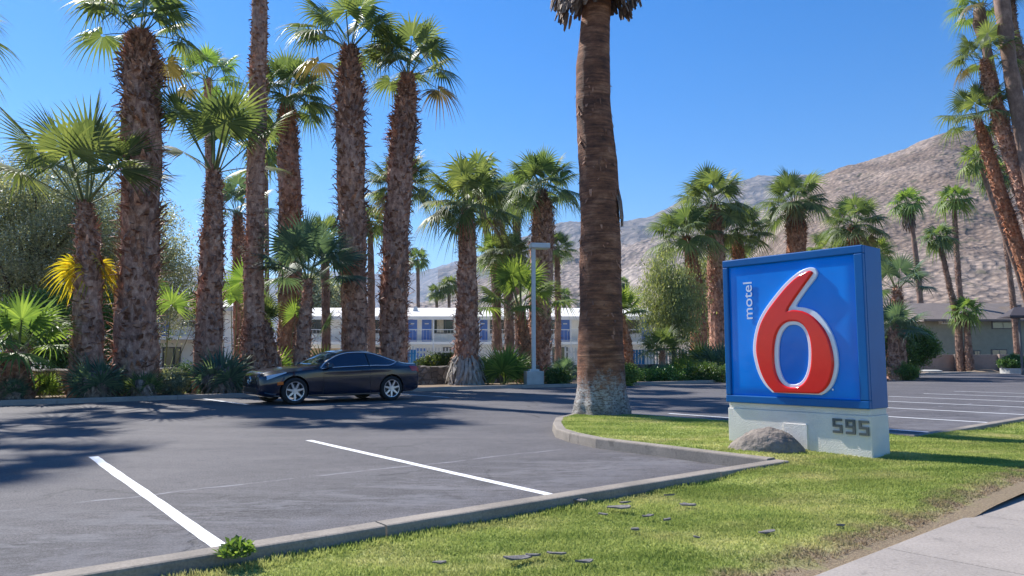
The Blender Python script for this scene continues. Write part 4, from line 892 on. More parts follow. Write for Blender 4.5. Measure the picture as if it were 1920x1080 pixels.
# tall leaning ones at the right edge
palm('booted palm with its crown lowest of the tall right hand group', [(1985, 690, 34), (1950, 590, 32), (1905, 450, 32), (1872, 350, 30), (1848, 270, 26), (1832, 222, 14)], 42, 'tall', 1.22, M_FROND, group=GT, bark=M_BOOT_RED, blen=.2, var=0)
palm('booted palm with its crown in the middle of the tall right hand group', [(2030, 690, 40), (1975, 520, 38), (1920, 370, 36), (1882, 250, 34), (1856, 160, 30), (1845, 112, 16)], 41, 'tall', 1.15, M_FROND, group=GT, bark=M_BOOT, blen=.22, var=1)
palm('tall grey smooth palm whose crown touches the top right of the picture', [(2010, 690, 26), (1930, 420, 20), (1878, 230, 18), (1850, 90, 16), (1838, 45, 26), (1836, 18, 20)], 44, 'tall', 1.25, M_FROND_YEL, group=GT, bark=M_BOOT_FAR, smoothtrunk=True, var=2)
palm('smooth curving palm trunk rising out of the top right corner', [(2010, 690, 30), (1965, 480, 26), (1925, 300, 26), (1893, 120, 26), (1878, 0, 28), (1870, -110, 24)], 40, 'tall', 1.25, M_FROND, group=GT, bark=M_BOOT_FAR, smoothtrunk=True, var=0)
palm('second trunk crossing the top right corner, knobbly near its top', [(2060, 690, 28), (1990, 400, 24), (1935, 190, 22), (1900, 60, 24), (1888, -20, 26), (1880, -80, 20)], 43, 'tall', 1.2, M_FROND, group=GT, bark=M_BOOT_FAR, blen=.14, var=1)
palm('small palm crown with its trunk hidden behind the tall right hand trunks', [(1965, 690, 12), (1905, 500, 10), (1858, 370, 9), (1836, 300, 9)], 60, 'far', 1.2, M_FROND_YEL, group=GT, bark=M_BOOT_FAR, smoothtrunk=True)
# the great foreground palm at the island's tip
BY = 14.35; bb = AT(1128, 790, BY); bb.z = .05
big = empty('palm_tree', bb, 'massive foreground palm with ringed reddish bark and worn white paint round its foot', 'palm tree')
prof = [(1128, 800, 118), (1128, 787, 112), (1127, 760, 100), (1127, 730, 90), (1127, 690, 86), (1126, 640, 83), (1127, 590, 80), (1126, 500, 78), (1125, 420, 75), (1123, 360, 75), (1121, 300, 73), (1116, 240, 70), (1112, 200, 66), (1112, 120, 64), (1115, 60, 58), (1119, 0, 56), (1122, -60, 54), (1125, -130, 50)]
mb = MB(); NR, NA = 240, 72; vs = []; pth = [(AT(x, y, BY)-bb, w*BY/F/2) for x, y, w in prof]; pth[0][0].z = -.08
zz = [p[0].z for p in pth]
for i in range(NR+1):
    z = zz[0]+(zz[-1]-zz[0])*i/NR; j = max(k for k in range(len(zz)) if zz[k] <= z+1e-6); j = min(j, len(zz)-2); u = (z-zz[j])/(zz[j+1]-zz[j])
    c = pth[j][0].lerp(pth[j+1][0], u); ra = pth[j][1]*(1-u)+pth[j+1][1]*u
    for k in range(NA):
        a = 2*math.pi*k/NA; x_, y_ = math.cos(a), math.sin(a)
        ring = float(fbm(np.array(z*9+x_*.6+5), np.array(y_*.8+3), 3))-.5; lump = float(fbm(np.array(x_*1.5+z*1.6+20), np.array(y_*1.5+z*.7+20), 4))-.5
        low = max(0, 1-z/.8); flare = low*(.07*math.sin(a*9+z*3)+.10*lump)
        rr = ra*(1+.05*ring+.10*lump+flare); vs.append((c.x+rr*x_, c.y+rr*y_, z))
mb.add(vs, [(i*NA+k, i*NA+(k+1) % NA, (i+1)*NA+(k+1) % NA, (i+1)*NA+k) for i in range(NR) for k in range(NA)]); mb.build('trunk', M_BIG, big, smooth=True)
# loose bark fibres along the right side
r = random.Random(4); mb = MB()
for k in range(260):
    z = r.uniform(1.5, 6.8); a = r.uniform(0, 6.28); j = max(q for q in range(len(zz)) if zz[q] <= z); u = (z-zz[j])/(zz[j+1]-zz[j]); c = pth[j][0].lerp(pth[j+1][0], u); ra = pth[j][1]*(1-u)+pth[j+1][1]*u
    er = Vector((math.cos(a), math.sin(a), 0)); et = Vector((-math.sin(a), math.cos(a), 0)); p = c+er*ra*.98; p.z = z; L = r.uniform(.04, .16); e = p+er*r.uniform(.01, .06)+Vector((0, 0, -L))+et*r.uniform(-.05, .05); w = r.uniform(.01, .035)
    mb.add([p-et*w, p+et*w, e+et*w*.5, e-et*w*.5, p-et*w-er*.02, p+et*w-er*.02], [(0, 1, 2, 3), (4, 5, 2, 3)])
tag(mb.build('loose_bark', M_BOOT_RED, big), kind='stuff')
def plates(mb, c, ra, n, z0, z1, r, Lm=.42, arc=(0, 6.283), bw=.07):
    """hanging cut leaf bases, thick tongues"""
    for k in range(n):
        z = r.uniform(z0, z1); a = r.uniform(*arc); er = Vector((math.cos(a), math.sin(a), 0)); et = Vector((-math.sin(a), math.cos(a), 0)); f = (z-z0)/(z1-z0)
        o = Vector((c.x, c.y, 0))+er*(ra*.9+.30*f)+Vector((0, 0, z)); L = Lm*r.uniform(.6, 1.2); d = (Vector((0, 0, -1))+er*r.uniform(.1, .45)+et*r.uniform(-.25, .25)).normalized(); w = bw*r.uniform(.7, 1.2); th = .03
        m = o+d*L*.5; e = o+d*L
        V_ = []
        for q, s in ((o, .8), (m, 1), (e, .45)): V_ += [q-et*w*s, q+er*th*s, q+et*w*s, q-er*th*.4*s]
        mb.add(V_, [(i*4+j, i*4+(j+1) % 4, (i+1)*4+(j+1) % 4, (i+1)*4+j) for i in range(2) for j in range(4)]+[(8, 9, 10, 11)])
r = random.Random(8); mb = MB(); zt = pth[-3][0].z
plates(mb, pth[-3][0], .54, 680, zt+.10, zt+1.9, r, .34)
plates(mb, pth[-3][0], .64, 80, zt-.22, zt+.15, r, .34, (2.5, 4.3)); plates(mb, pth[-3][0], .60, 46, zt-.12, zt+.2, r, .3, (-.9, .6)); plates(mb, pth[-3][0], .44, 50, zt+.0, zt+.3, r, .26)
q = pth[9][0]
for an, zz_, L_ in ((-.25, .05, .78), (-.05, -.02, .62), (-.5, -.1, .5)):
    er = Vector((math.cos(an), math.sin(an), 0)); et = Vector((-er.y, er.x, 0)); V_ = []
    for f, w, o_ in ((0, .05, -.02), (.35, .085, .035), (.75, .07, .06), (1, .02, .05)):
        p = Vector((q.x, q.y, q.z+zz_-f*L_))+er*(.40+o_); V_ += [p-et*w, p+er*.03, p+et*w, p-er*.02]
    mb.add(V_, [(i*4+j, i*4+(j+1) % 4, (i+1)*4+(j+1) % 4, (i+1)*4+j) for i in range(3) for j in range(4)])
tag(mb.build('leaf_base_skirt', M_DEAD, big), kind='stuff')
c = put('crown', crown('tall', 2), big); c.location = pth[-1][0]+Vector((0, 0, 2.6)); c.scale = (1.35,)*3
# palm scrub: trunkless clumps and seedlings
GS = 'young palm clumps at the foot of the row'
def shrub(label, px, py, Y, scale, leaf=M_FROND, kind='shrub', z=.06, dead=0, group=GS, spin=None, var=None):
    global NP; NP += 1; p = AT(px, py, Y); p.z = z; t = empty('palm_clump', p, label, 'palm clump', group)
    c = put('fans', crown(kind, NP % 3 if var is None else var, leaf), t); c.scale = (scale,)*3; c.rotation_euler = (0, 0, NP*1.3 if spin is None else spin)
    if dead: put('dead_leaves', thatch(int(dead*1.3), .36*scale, .95*scale, NP, .045, .30*scale), t, mat=M_DEAD)
    return t
shrub('blue green palm clump over dead leaves at the foot of the medium shaggy palm', 182, 740, 20.9, .92, M_FROND_BLUE, dead=900)
shrub('dull green palm clump at the foot of the thickest palm', 268, 745, 21.2, .62, M_FROND, dead=520)
shrub('small bright fan seedling between the leftmost two palms', 80, 735, 21.4, .62, M_FROND_YEL)
shrub('skirt of grey dead leaves with few green fans under the leftmost stout palm', 22, 748, 20.4, .5, M_FROND_BLUE, dead=900)
shrub('tall bright fans growing between the thickest palm and the narrow headed palm', 303, 725, 25.2, 1.12, M_FROND_YEL, kind='stem', var=1, spin=.5)
shrub('blue green palm clump at the foot of the narrow headed palm', 412, 738, 23.4, 1.1, M_FROND_BLUE, dead=340, spin=1.2)
shrub('yellow green fans behind the slim trunk above the car bonnet', 520, 720, 27.5, 1.15, M_FROND_YEL)
shrub('large backlit fans between the narrow headed palm and the slim trunk', 440, 715, 29, 1.25, M_FROND_YEL, kind='stem', spin=2.0)
shrub('tall backlit fans standing behind the bonnet of the car', 535, 715, 30, 1.12, M_FROND_YEL, kind='stem', spin=.8)
shrub('bright fan clump over the car windscreen', 612, 715, 30.5, 1.25, M_FROND_YEL)
shrub('dry skirted seedling low beside the narrow headed palm', 440, 735, 23.8, .5, M_FROND, dead=260)
shrub('low wide fan clump left of the bright palm by the lamp', 945, 705, 32, 1.35, M_FROND_YEL, spin=.2)
shrub('dark fan clump on the wall right of the lamp pole', 1060, 700, 33.5, .62, M_FROND_BLUE, kind='small', z=.5)
GS2 = 'young palms along the wall left of the sign'
palm('dwarf palm with a short trunk at the white fence left of the sign', [(1242, 705, 18), (1242, 668, 16), (1241, 655, 10)], 40, 'small', .95, M_FROND, group=GS2)
shrub('silvery fan clump on the wall below the dwarf palm', 1240, 710, 38.5, .7, M_FROND_BLUE, group=GS2)
shrub('bright upright fans left of the sign base', 1283, 706, 40, 1.0, M_FROND_YEL, group=GS2)
shrub('wide green fans under the leaning reddish palm', 1322, 700, 43, 1.7, M_FROND, group=GS2)
shrub('large dark fans filling the gap at the left side of the sign', 1352, 700, 41, 1.6, M_FROND_BLUE, group=GS2)
shrub('small bright fans low at the left side of the sign', 1322, 708, 39, .8, M_FROND_YEL, group=GS2)
# ------------------------------------------------------------------ leafy trees and bushes
def leaves(n_cl, per, rad, clr, size, seed, flat=1.0, hollow=.35, droop=0):
    r = np.random.default_rng(seed); d = r.normal(size=(n_cl, 3)); d /= np.linalg.norm(d, axis=1)[:, None]; u = hollow+(1-hollow)*r.random(n_cl)**.6
    lump = .72+.5*vnoise(d[:, 0]*1.8+seed+20, d[:, 2]*1.8+d[:, 1]+30); c = d*u[:, None]*lump[:, None]*np.array(rad)
    n = n_cl*per; cc = np.repeat(c, per, 0)+r.normal(size=(n, 3))*clr*np.array([1, 1, flat])
    if droop: cc[:, 2] -= droop*r.random(n)**2
    a = r.normal(size=(n, 3)); a /= np.linalg.norm(a, axis=1)[:, None]; b = np.cross(a, r.normal(size=(n, 3))); b /= np.linalg.norm(b, axis=1)[:, None]; s = (size*r.uniform(.6, 1.3, n))[:, None]
    if droop: a = a*.6+np.array([0, 0, -1.1])
    V = np.stack([cc-a*s, cc+b*s*.45, cc+a*s, cc-b*s*.45], 1); return npmesh('foliage', V, np.arange(4*n).reshape(-1, 4)), c
def tree(name, label, px, py, Y, rad, cz, mat, ncl=420, per=60, clr=.22, size=.07, seed=1, droop=0, group=None, cat='tree', trunk_r=.16, hollow=.35, base_z=.05):
    b = AT(px, py, Y); b.z = base_z; t = empty(name, b, label, cat, group); me, c = leaves(ncl, per, rad, clr, size, seed, droop=droop, hollow=hollow)
    cr = put('crown', me, t, mat=mat); cr.location = (0, 0, cz); r = random.Random(seed); mb = MB()
    mb.tube([(0, 0, -.1), (.08, .03, cz*.3), (-.05, .05, cz*.65), (0, 0, cz*.9)], [trunk_r*1.25, trunk_r, trunk_r*.8, trunk_r*.5], 9)
    for k in range(16):
        q = c[r.randrange(len(c))]; s = Vector((0, 0, cz*r.uniform(.35, .8))); e = Vector((q[0]*.85, q[1]*.85, cz+q[2]*.85)); m = s.lerp(e, .5)+Vector((r.uniform(-.2, .2), r.uniform(-.2, .2), .25))
        mb.tube([s, m, e], [trunk_r*.5, trunk_r*.28, trunk_r*.08], 5)
    mb.build('trunk', M_BARK, t); return t
def bush(label, px, py, Y, rad, mat=M_BUSH, seed=1, ncl=90, per=45, size=.05, z=.05, group='shrubs along the stone wall', clr=.10):
    b = AT(px, py, Y); b.z = z; t = empty('shrub', b, label, 'shrub', group); me, c = leaves(ncl, per, rad, clr, size, seed, hollow=.5)
    o = put('foliage', me, t, mat=mat); o.location = (0, 0, rad[2]*.8); mb = MB(); r = random.Random(seed)
    for k in range(9): q = c[r.randrange(len(c))]; mb.tube([(q[0]*.1, q[1]*.1, -.05), (q[0]*.5, q[1]*.5, rad[2]*.5), (q[0], q[1], rad[2]*.8+q[2])], [.02, .014, .006], 5)
    mb.build('stem', M_BARK, t); return t
tree('olive_tree', 'large grey green olive tree behind the two leftmost palms', 40, 690, 33, (4.6, 3.0, 4.6), 6.6, M_OLIVE, 760, 150, .32, .06, 3, hollow=.2, trunk_r=.3)
tree('olive_tree', 'airy grey olive tree behind the thickest palm', 238, 690, 36, (3.3, 2.6, 3.6), 5.6, M_OLIVE, 460, 120, .32, .06, 5, hollow=.2, trunk_r=.25)
tree('evergreen_tree', 'dark low evergreen behind the wall at the far left', 120, 690, 30, (3.6, 1.6, 1.9), 2.1, M_DKLEAF, 300, 70, .25, .08, 6)
tree('evergreen_tree', 'pale green broad tree beyond the motel roof left of the car', 590, 690, 88, (4.2, 3.5, 3.6), 8.2, M_OLIVE, 260, 50, .4, .2, 7, base_z=0)
tree('palo_verde_tree', 'feathery pale green tree between the big trunk and the palm cluster', 1262, 700, 42.5, (2.0, 1.7, 3.1), 4.5, M_PALO, 330, 110, .30, .06, 8, droop=.35, hollow=.15, trunk_r=.14)
tree('palo_verde_tree', 'feathery pale tree filling the gap between the cluster palms', 1345, 690, 56, (3.4, 2, 3.4), 5.6, M_PALO, 380, 80, .3, .1, 12, droop=.5, trunk_r=.14)
tree('evergreen_tree', 'dense dark green tree right of the sign before the house', 1716, 690, 45, (1.35, 1.4, 1.45), 2.0, M_DKLEAF, 300, 85, .15, .075, 9)
tree('evergreen_tree', 'rounded dark tree close behind the right edge of the sign', 1685, 690, 43, (.9, 1.0, 1.7), 1.7, M_DKLEAF, 220, 80, .15, .075, 10)
bush('dark shrub spilling out low right of the sign', 1690, 700, 40, (.85, .7, .5), M_DKLEAF, 11, 110, 50)
bush('round light green bush beside the lamp post footing', 1046, 722, 31.2, (.55, .5, .42), M_BUSH, 2)
bush('yellow green bush peeping out right of the painted trunk foot', 1176, 722, 32, (.42, .4, .5), M_FROND_YEL, 3)
b = bush('flowering green hedge with yellow blooms on the wall behind the car boot', 822, 700, 33.8, (1.25, .35, .36), M_BUSH, 4, 130, 55, z=.72)
fl = leaves(60, 3, (1.25, .42, .42), .12, .045, 14)[0]; o = put('flowers', fl, b, mat=simple('yellow_petals', (.75, .6, .05), None, .5, 9)); o.location = (0, 0, .34); tag(o, kind='stuff')
bush('low green shrub on the wall right of the straw skirted palm', 905, 700, 34.4, (.6, .3, .22), M_BUSH, 5, z=.72)
bush('white flowered small shrub before the wall under the ground floor window', 322, 738, 23.2, (.42, .35, .42), M_OLIVE, 6)
bush('dark green shrub left of the white flowered one\'s neighbour palm', 352, 738, 24.6, (.42, .35, .52), M_DKLEAF, 7)
for k, (px, w, h, m, lb) in enumerate([(1215, .8, .35, M_DKLEAF, 'dark low shrub against the wall right of the big trunk'), (1262, 1.0, .38, M_DKLEAF, 'dark spreading shrub against the wall under the feathery tree'), (1306, .7, .42, M_BUSH, 'light green shrub at the bed edge, second from the sign'), (1345, .8, .5, M_BUSH, 'light green shrub at the bed edge touching the sign')]):
    bush(lb, px, 716, 36.5, (w, .5, h), m, 20+k)
bush('grey leaved shrub left of the second feathery tree', 1330, 706, 41, (.9, .5, .8), M_PALO, 30)
# ------------------------------------------------------------------ motel
M_MWALL = m_stucco('motel_stucco', (.88, .86, .80), (.82, .80, .73), 20, .2); M_ROOFW = simple('white_roof', (.80, .77, .72), (.70, .67, .62), .8, .8, bmp=.3)
M_DOOR = simple('blue_door', (.10, .21, .56), (.085, .18, .48), .45, 3); M_WIN = m_glass('window_glass', (.05, .065, .06), .1); M_FRAME = simple('window_frame', (.10, .10, .11), None, .5, 4)
M_TAN = m_stucco('tan_stucco', (.56, .38, .20), (.46, .31, .16), 20, .3); M_AZ = simple('azure_panel', (.03, .28, .62), (.025, .22, .5), .5, 3)
M_CURT = simple('curtain', (.55, .50, .38), (.36, .32, .24), .8, 6)
def motel(name, label, px0, px1, Y, items, rz=0, deck=2.65, eave=4.85, ridge=6.0, depth=9, cat='motel', gitems=()):
    x0, x1 = (px0-960)*Y/F, (px1-960)*Y/F; L = x1-x0; b = empty(name, (x0, Y, 0), label, cat, rz=rz)
    MB().box((L/2, depth/2, eave/2), (L, depth-.01, eave)).build('wall', M_MWALL, b)
    mb = MB(); ov = 1.25; mb.add([(-.8, -ov, eave-.28), (L+.8, -ov, eave-.28), (L+.8, -ov, eave+.02), (-.8, -ov, eave+.02), (-.8, depth/2, ridge), (L+.8, depth/2, ridge), (-.8, depth+ov, eave), (L+.8, depth+ov, eave), (-.8, 0.3, eave-.20), (L+.8, .3, eave-.20)], [(0, 1, 2, 3), (3, 2, 5, 4), (4, 5, 7, 6), (1, 0, 8, 9), (0, 3, 4, 6), (1, 7, 5, 2)])
    rf = mb.build('roof', M_ROOFW, b)
    v = MB(); v.box((L*.32, depth*.25, ridge-.3), (.5, .5, .5), taper=.5); v.build('vent', M_GALV, rf)
    MB().box((L/2, -.6, deck-.11), (L, 1.3, .24)).build('balcony_deck', M_MWALL, b)
    rl = MB(); rl.box((L/2, -1.2, deck+1.05), (L, .05, .06)); rl.box((L/2, -1.2, deck+.12), (L, .04, .04)); n = int(L/.3)
    for i in range(n): rl.box((.1+i*.3, -1.2, deck+.58), (.018, .018, .9))
    rl.build('railing', M_WHITE, b)
    for k in range(int(L/4)+1): MB().box((min(L-.08, .1+k*4.0), -1.2, eave/2-.15), (.11, .11, eave-.28)).build('post', M_WHITE, b)
    for kind, ipx, wpx, mod in items:
        cx = (ipx-960)*Y/F-x0; w = wpx*Y/F
        if kind == 'door':
            d = MB().box((cx, -.03, mod+1.02), (w, .06, 2.04)).build('door', M_DOOR, b); MB().box((cx, -.075, mod+1.62), (.34, .02, .09)).build('room_sign', M_WHITE, d); MB().box((cx+w*.36, -.08, mod+1.0), (.05, .06, .12)).build('handle', M_GALV, d)
        else:
            f = MB(); h = 1.25; zc = mod+1.45
            for s in (-1, 1): f.box((cx+s*(w/2+.03), -.04, zc), (.07, .08, h+.13)); f.box((cx, -.04, zc+s*(h/2+.03)), (w-.01, .076, .07))
            f.box((cx+w*.12, -.035, zc), (.05, .06, h-.01)); fo = f.build('window', M_FRAME, b)
            MB().box((cx, -.006, zc), (w, .02, h)).build('pane', M_WIN, fo)
            if kind == 'curtain': MB().box((cx-w*.16, -.024, zc), (w*.34, .02, h-.03)).build('curtain', M_CURT, fo)
            MB().box((cx, -.05, mod+.45), (w*.45, .1, .5)).build('air_conditioner', M_MWALL, b)
    return b
motel('motel_building', 'long two storey white motel block with blue doors behind the pool fence', 560, 1225, 64,
      [('door', 773, 18, 2.65), ('door', 800, 18, 2.65), ('curtain', 831, 36, 2.65), ('win', 700, 24, 2.65), ('door', 1060, 17, 2.65), ('win', 1038, 9, 2.65), ('win', 1185, 26, 2.65), ('door', 1212, 16, 2.65), ('door', 905, 18, 2.65), ('win', 935, 30, 2.65), ('win', 1000, 26, 2.65), ('win', 590, 26, 2.65), ('door', 655, 18, 2.65),
       ('door', 790, 18, .05), ('win', 850, 36, .05), ('win', 1050, 26, .05), ('win', 940, 30, .05), ('door', 1120, 18, .05), ('win', 1170, 26, .05), ('win', 720, 30, .05)], rz=R(.6))
motel('motel_building', 'nearer white motel wing with balcony glimpsed between the left palms', 95, 420, 50,
      [('win', 323, 30, -.15), ('door', 122, 16, .0), ('win', 215, 30, 2.65), ('door', 305, 20, 2.65), ('win', 355, 26, 2.65), ('door', 165, 18, 2.65)], rz=R(1), deck=2.7, eave=4.7, ridge=5.6)
sheet('bounce_deck', [(15, 30.5), (75, 12), (95, 60), (5, 60)], .10, M_WALK) if 0 else None
mb = MB(); mb.add([(-14, 42.5, .10), (12.5, 42.5, .10), (14, 63.9, .10), (-20, 63.9, .10)], [(0, 1, 2, 3)]); tag(mb.build('bounce_deck', simple('pale_deck', (.70, .67, .62), (.58, .55, .5), .8, 1.5)), kind='structure')  # pale deck added to bounce light up onto the motel front
# pool yard
ty = 50; mb = MB(); mb.box(((615-960)*ty/F, ty, .95), (95*ty/F, .25, 1.9)); tag(mb.build('garden_wall', M_TAN, bevel=.02), 'tan stucco wall behind the windscreen of the car', 'wall')
def picket(label, px0, px1, Y, z0, h, panels=()):
    x0, x1 = (px0-960)*Y/F, (px1-960)*Y/F; L = x1-x0; f = empty('picket_fence', (x0, Y, z0), label, 'fence', 'white pool fences')
    mb = MB(); n = int(L/.19)
    for i in range(n+1): mb.box((i*L/n, 0, h/2), (.10, .035, h))
    mb.build('pickets', M_WHITE, f); MB().box((L/2, .05, h*.85), (L, .05, .09)).build('rail', M_WHITE, f); MB().box((L/2, .05, h*.15), (L, .05, .09)).build('rail', M_WHITE, f)
    for i in range(int(L/2.4)+1): MB().box((min(i*2.4, L), .09, h/2+.05), (.1, .1, h+.1)).build('post', M_WHITE, f)
    return f
picket('white picket pool fence between the leaning palm and the straw skirted palm', 775, 860, 44, .1, 1.75)
picket('white picket pool fence between the straw skirted palm and the bright palm', 895, 1000, 44.3, .1, 1.6)
picket('white picket pool fence between lamp post and big trunk', 1060, 1110, 44.1, .1, 1.75)
picket('white picket pool fence behind the dwarf palm left of the sign', 1207, 1362, 44.2, .1, 1.6)
for k, (px, lb) in enumerate([(767, 'azure gate panel behind the boot of the car'), (1193, 'azure gate panel right of the big trunk')]):
    Y = 43.5; g = empty('gate', ((px-960)*Y/F, Y, .1), lb, 'gate', 'azure pool gates'); mb = MB()
    for i in range(5): mb.box((-.36+i*.18, 0, .82), (.15, .03, 1.6))
    mb.build('boards', M_AZ, g); MB().box((0, .03, 1.4), (.9, .03, .07)).build('rail', M_AZ, g); MB().box((0, .03, .3), (.9, .03, .07)).build('rail', M_AZ, g)
# ------------------------------------------------------------------ house and wall at the right
M_HG = m_stucco('house_stucco', (.30, .31, .25), (.25, .26, .21), 15, .3); M_HR = simple('brown_roof', (.20, .165, .15), (.15, .125, .115), .9, 1.2, bmp=.4); M_PINK = m_stucco('block_wall', (.36, .27, .23), (.29, .22, .19), 12, .4)
HY = 69; hx = lambda px: (px-960)*HY/F
hz = lambda py: CH+(672-py)*HY/F
x0 = hx(1735); L = hx(2040)-x0; h = empty('house', (x0, HY, 0), 'green grey two storey house with a brown roof behind the block wall', 'house')
MB().box((L/2, 5, hz(598)/2), (L, 10, hz(598))).build('wall', M_HG, h)
mb = MB(); e = hz(600); rd = hz(563)
mb.add([(-.8, -1.2, e-.2), (L, -1.2, e-.2), (L, -1.2, e), (-.8, -1.2, e), (-.2, 4, rd), (L, 4, rd), (-.8, 11, e), (L, 11, e)], [(0, 1, 2, 3), (3, 2, 5, 4), (4, 5, 7, 6), (0, 3, 4, 6)])
rf = mb.build('roof', M_HR, h)
MB().box((L*.68, 1.2, hz(577)), (L*.22, 5.0, .5)).build('roof_step', M_HR, rf)
MB().box((L/2, -.01, hz(644)), (L-.1, .05, .1)).build('storey_band', M_HG, h)
for a, b_, c_, d_ in ((1816, 1830, 600, 613), (1860, 1899, 601, 616), (1823, 1833, 658, 668), (1856, 1883, 656, 668), (1930, 1960, 601, 616)):
    f = MB(); f.box(((hx(a)+hx(b_))/2-x0, -.03, (hz(c_)+hz(d_))/2), (hx(b_)-hx(a)+.12, .06, hz(c_)-hz(d_)+.12)); fo = f.build('window', M_FRAME, h)
    MB().box(((hx(a)+hx(b_))/2-x0, -.065, (hz(c_)+hz(d_))/2), (hx(b_)-hx(a)-.06, .02, hz(c_)-hz(d_)-.06)).build('pane', m_glass('house_glass', (.16, .18, .18), .1), fo)
    MB().box(((hx(a)+hx(b_))/2-x0, -.08, (hz(c_)+hz(d_))/2), (.05, .02, hz(c_)-hz(d_)-.1)).build('mullion', M_FRAME, fo)
ac = MB().box((hx(1768)-x0, -.3, hz(604)), (.85, .6, .42)).build('air_conditioner', M_WHITE, h)
g = MB(); [g.box((hx(1768)-x0-.3+i*.15, -.61, hz(604)), (.06, .02, .3)) for i in range(5)]; g.build('grille', M_FRAME, ac)
MB().box((0, 0, .02), (.12, .12, .04)).v
WY = 62; wx = lambda px: (px-960)*WY/F
mb = MB(); mb.box((wx(1850), WY, .76), (wx(2000)-wx(1700), .2, 1.52)); tag(mb.build('block_wall', M_PINK, bevel=.02), 'pinkish brown block wall in front of the green grey house', 'wall')
for px, w, lb in ((1789, .75, 'narrow dark pier standing out of the block wall left of the leaning slender palm'), (1867, .3, 'dark brown pier of the block wall right of the short palm')):
    mb = MB(); mb.box((wx(px), WY-.25, .77), (w*.8, .28, 1.58)); tag(mb.build('wall_pier', M_HR if w > .5 else M_PINK, bevel=.02), lb, 'pier')
mb = MB(); mb.box((wx(1860), WY-2.2, .03), (wx(2020)-wx(1690), 2.2, .12)); tag(mb.build('pavement', M_WALK, bevel=.02), kind='structure')
p = AT(1900, 690, 58); bush('round dark green bush in a low planter at the right edge', 1903, 690, 58, (1.15, .9, .62), M_DKLEAF, 40, 150, 60, z=.35, size=.07)
mb = MB(); mb.tube([(p.x+.1, p.y, 0), (p.x+.1, p.y, .42)], [1.0, 1.0], 20); tag(mb.build('planter', M_CONC), 'low round concrete planter under the bush at the right edge', 'planter')
mb = MB(); q = AT(1745, 693, 59.8); mb.tube([(q.x, q.y, .08), (q.x, q.y, .2), (q.x, q.y, .26)], [.8, .85, .55], 18); tag(mb.build('utility_cover', M_CONC), 'pale round utility cover on the pavement before the block wall', 'cover')
mb = MB(); mb.tube([(wx(1812), WY-1.2, .05), (wx(1812), WY-1.2, .25)], [1.6, 1.1], 16); tag(mb.build('earth_mound', M_SOIL), 'little earth mound round the feet of the paired palms', 'mound')
# dark awning at the right edge
ax = (1918-960)*52/F; mb = MB(); mb.add([(ax-.9, 52, 4.3), (ax+1.6, 52, 4.3), (ax+1.6, 53.5, 5.0), (ax+.5, 53.5, 5.0), (ax-.9, 52, 4.15), (ax+1.6, 52, 4.15), (ax+1.6, 53.5, 4.15), (ax-.9, 53.5, 4.15)], [(0, 1, 2, 3), (4, 7, 6, 5), (0, 4, 5, 1), (0, 3, 7, 4), (3, 2, 6, 7), (1, 5, 6, 2)])
cp = empty('carport', (0, 0, 0), 'dark peaked carport roof poking in at the right edge', 'carport'); mb.build('roof', simple('dark_canvas', (.06, .05, .06), None, .8, 5), cp)
for xx in (ax+.3, ax+1.5): MB().box((xx, 52.8, 2.07), (.12, .12, 4.14)).build('post', M_FRAME, cp)
# ------------------------------------------------------------------ mountains
def mountain(name, prof, r0, r1, mat, amp, seed, nx=420, ny=130, gp=1.15, fs=1.0, back=1.25, z0=-2):
    pf = smooth_tab(prof); px = np.linspace(prof[0][0], prof[-1][0], nx); X, Tt = np.meshgrid(px, np.linspace(0, back, ny), indexing='ij')
    ry = np.array([pf(v) for v in px]); tanx = (X-960)/F; rr = r0+(r1-r0)*Tt; y = rr/np.sqrt(1+tanx**2*0+0); x = y*tanx
    Hr = (672-ry)/F*r1+CH; Hh = Hr[:, None]*np.where(Tt <= 1, np.clip(Tt, 0, 1)**gp, 1-(Tt-1)*1.6)
    sx, sy = x/r1*3.2*fs, y/r1*3.2*fs
    n = fbm(sx+seed, sy+seed, 7, .55, True)-.5; gul = fbm(sx*3+seed, sy*.9+seed+4, 5, .5, True)-.55; fine = fbm(sx*9+seed, sy*9+seed, 6, .62)-.5
    env = np.clip(Tt*4, 0, 1)*(1-.85*np.exp(-((Tt-1)/.10)**2)); Z_ = Hh+(n*1.5+gul*.8)*amp*env+fine*amp*.45*np.clip(Tt*6, 0, 1)+z0*(Tt < .001)
    V = np.stack([x, y, Z_], 2).reshape(-1, 3); i, j = np.meshgrid(np.arange(nx-1), np.arange(ny-1), indexing='ij'); a = (i*ny+j).ravel()
    me = npmesh(name, V, np.stack([a, a+ny, a+ny+1, a+1], 1)); o = put(name, me, None, False, mat); return tag(o, kind='structure')
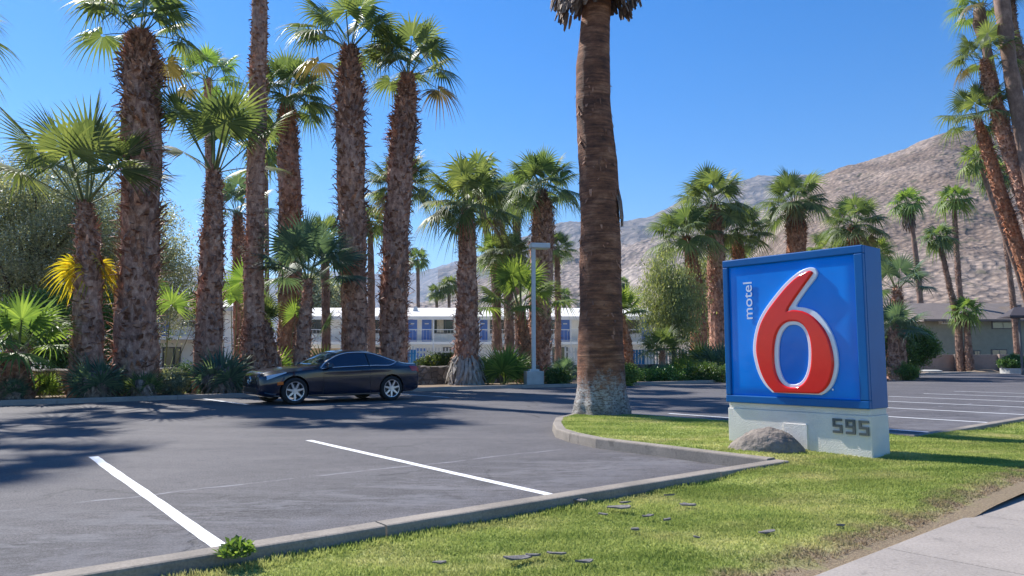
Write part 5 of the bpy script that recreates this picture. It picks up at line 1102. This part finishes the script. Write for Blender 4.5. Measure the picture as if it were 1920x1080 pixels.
M_R1 = m_rock('rocky_slope', (.14, .10, .078), (.225, .172, .138), (.35, .28, .235), .012, 2, 1.0, 26); M_R2 = m_rock('pale_foothill', (.18, .145, .125), (.28, .23, .20), (.42, .36, .31), .006, 5, 1.0, 22); M_R3 = m_rock('far_rock', (.13, .11, .10), (.20, .17, .15), (.30, .26, .23), .004, 25, .8)
mountain('hills', [(1380, 520), (1450, 430), (1500, 365), (1560, 322), (1600, 305), (1640, 297), (1680, 283), (1710, 272), (1740, 259), (1790, 242), (1840, 238), (1920, 237), (2060, 215), (2300, 150), (2600, 60)], 170, 620, M_R1, 13, 11.3, 520, 240)
mountain('hills', [(660, 600), (740, 585), (800, 572), (850, 548), (900, 528), (960, 508), (1040, 478), (1100, 470), (1160, 476), (1230, 452), (1300, 430), (1400, 400), (1520, 380), (1700, 400)], 420, 1300, M_R2, 40, 4.1, 480, 150)
mountain('hills', [(820, 505), (880, 486), (940, 462), (1000, 438), (1040, 425), (1075, 418), (1120, 424), (1160, 417), (1200, 410), (1240, 398), (1300, 368), (1350, 348), (1400, 334), (1440, 325), (1500, 322), (1600, 330), (1800, 300), (2100, 280)], 1300, 3000, M_R3, 90, 8.2, 420, 130)
mountain('hills', [(-600, 470), (-300, 480), (-100, 500), (100, 520), (200, 516), (300, 512), (350, 500), (400, 503), (470, 520), (540, 526), (600, 506), (640, 508), (700, 512), (760, 514), (800, 506), (840, 492), (880, 484), (940, 478), (1100, 490)], 3200, 5800, M_R3, 120, 21.7, 420, 110)
# ------------------------------------------------------------------ haze
hm = bpy.data.materials.new('haze'); hm.use_nodes = True; nt = hm.node_tree; nt.nodes.clear()
pv = nt.nodes.new('ShaderNodeVolumePrincipled'); pv.inputs['Color'].default_value = (.5, .7, 1, 1); pv.inputs['Density'].default_value = 1.0e-4; pv.inputs['Anisotropy'].default_value = .2
ho = nt.nodes.new('ShaderNodeOutputMaterial'); nt.links.new(pv.outputs[0], ho.inputs['Volume'])
hb = MB(); hb.box((0, 3500, 449), (14400, 8200, 902)); tag(hb.build('haze', hm), kind='stuff')
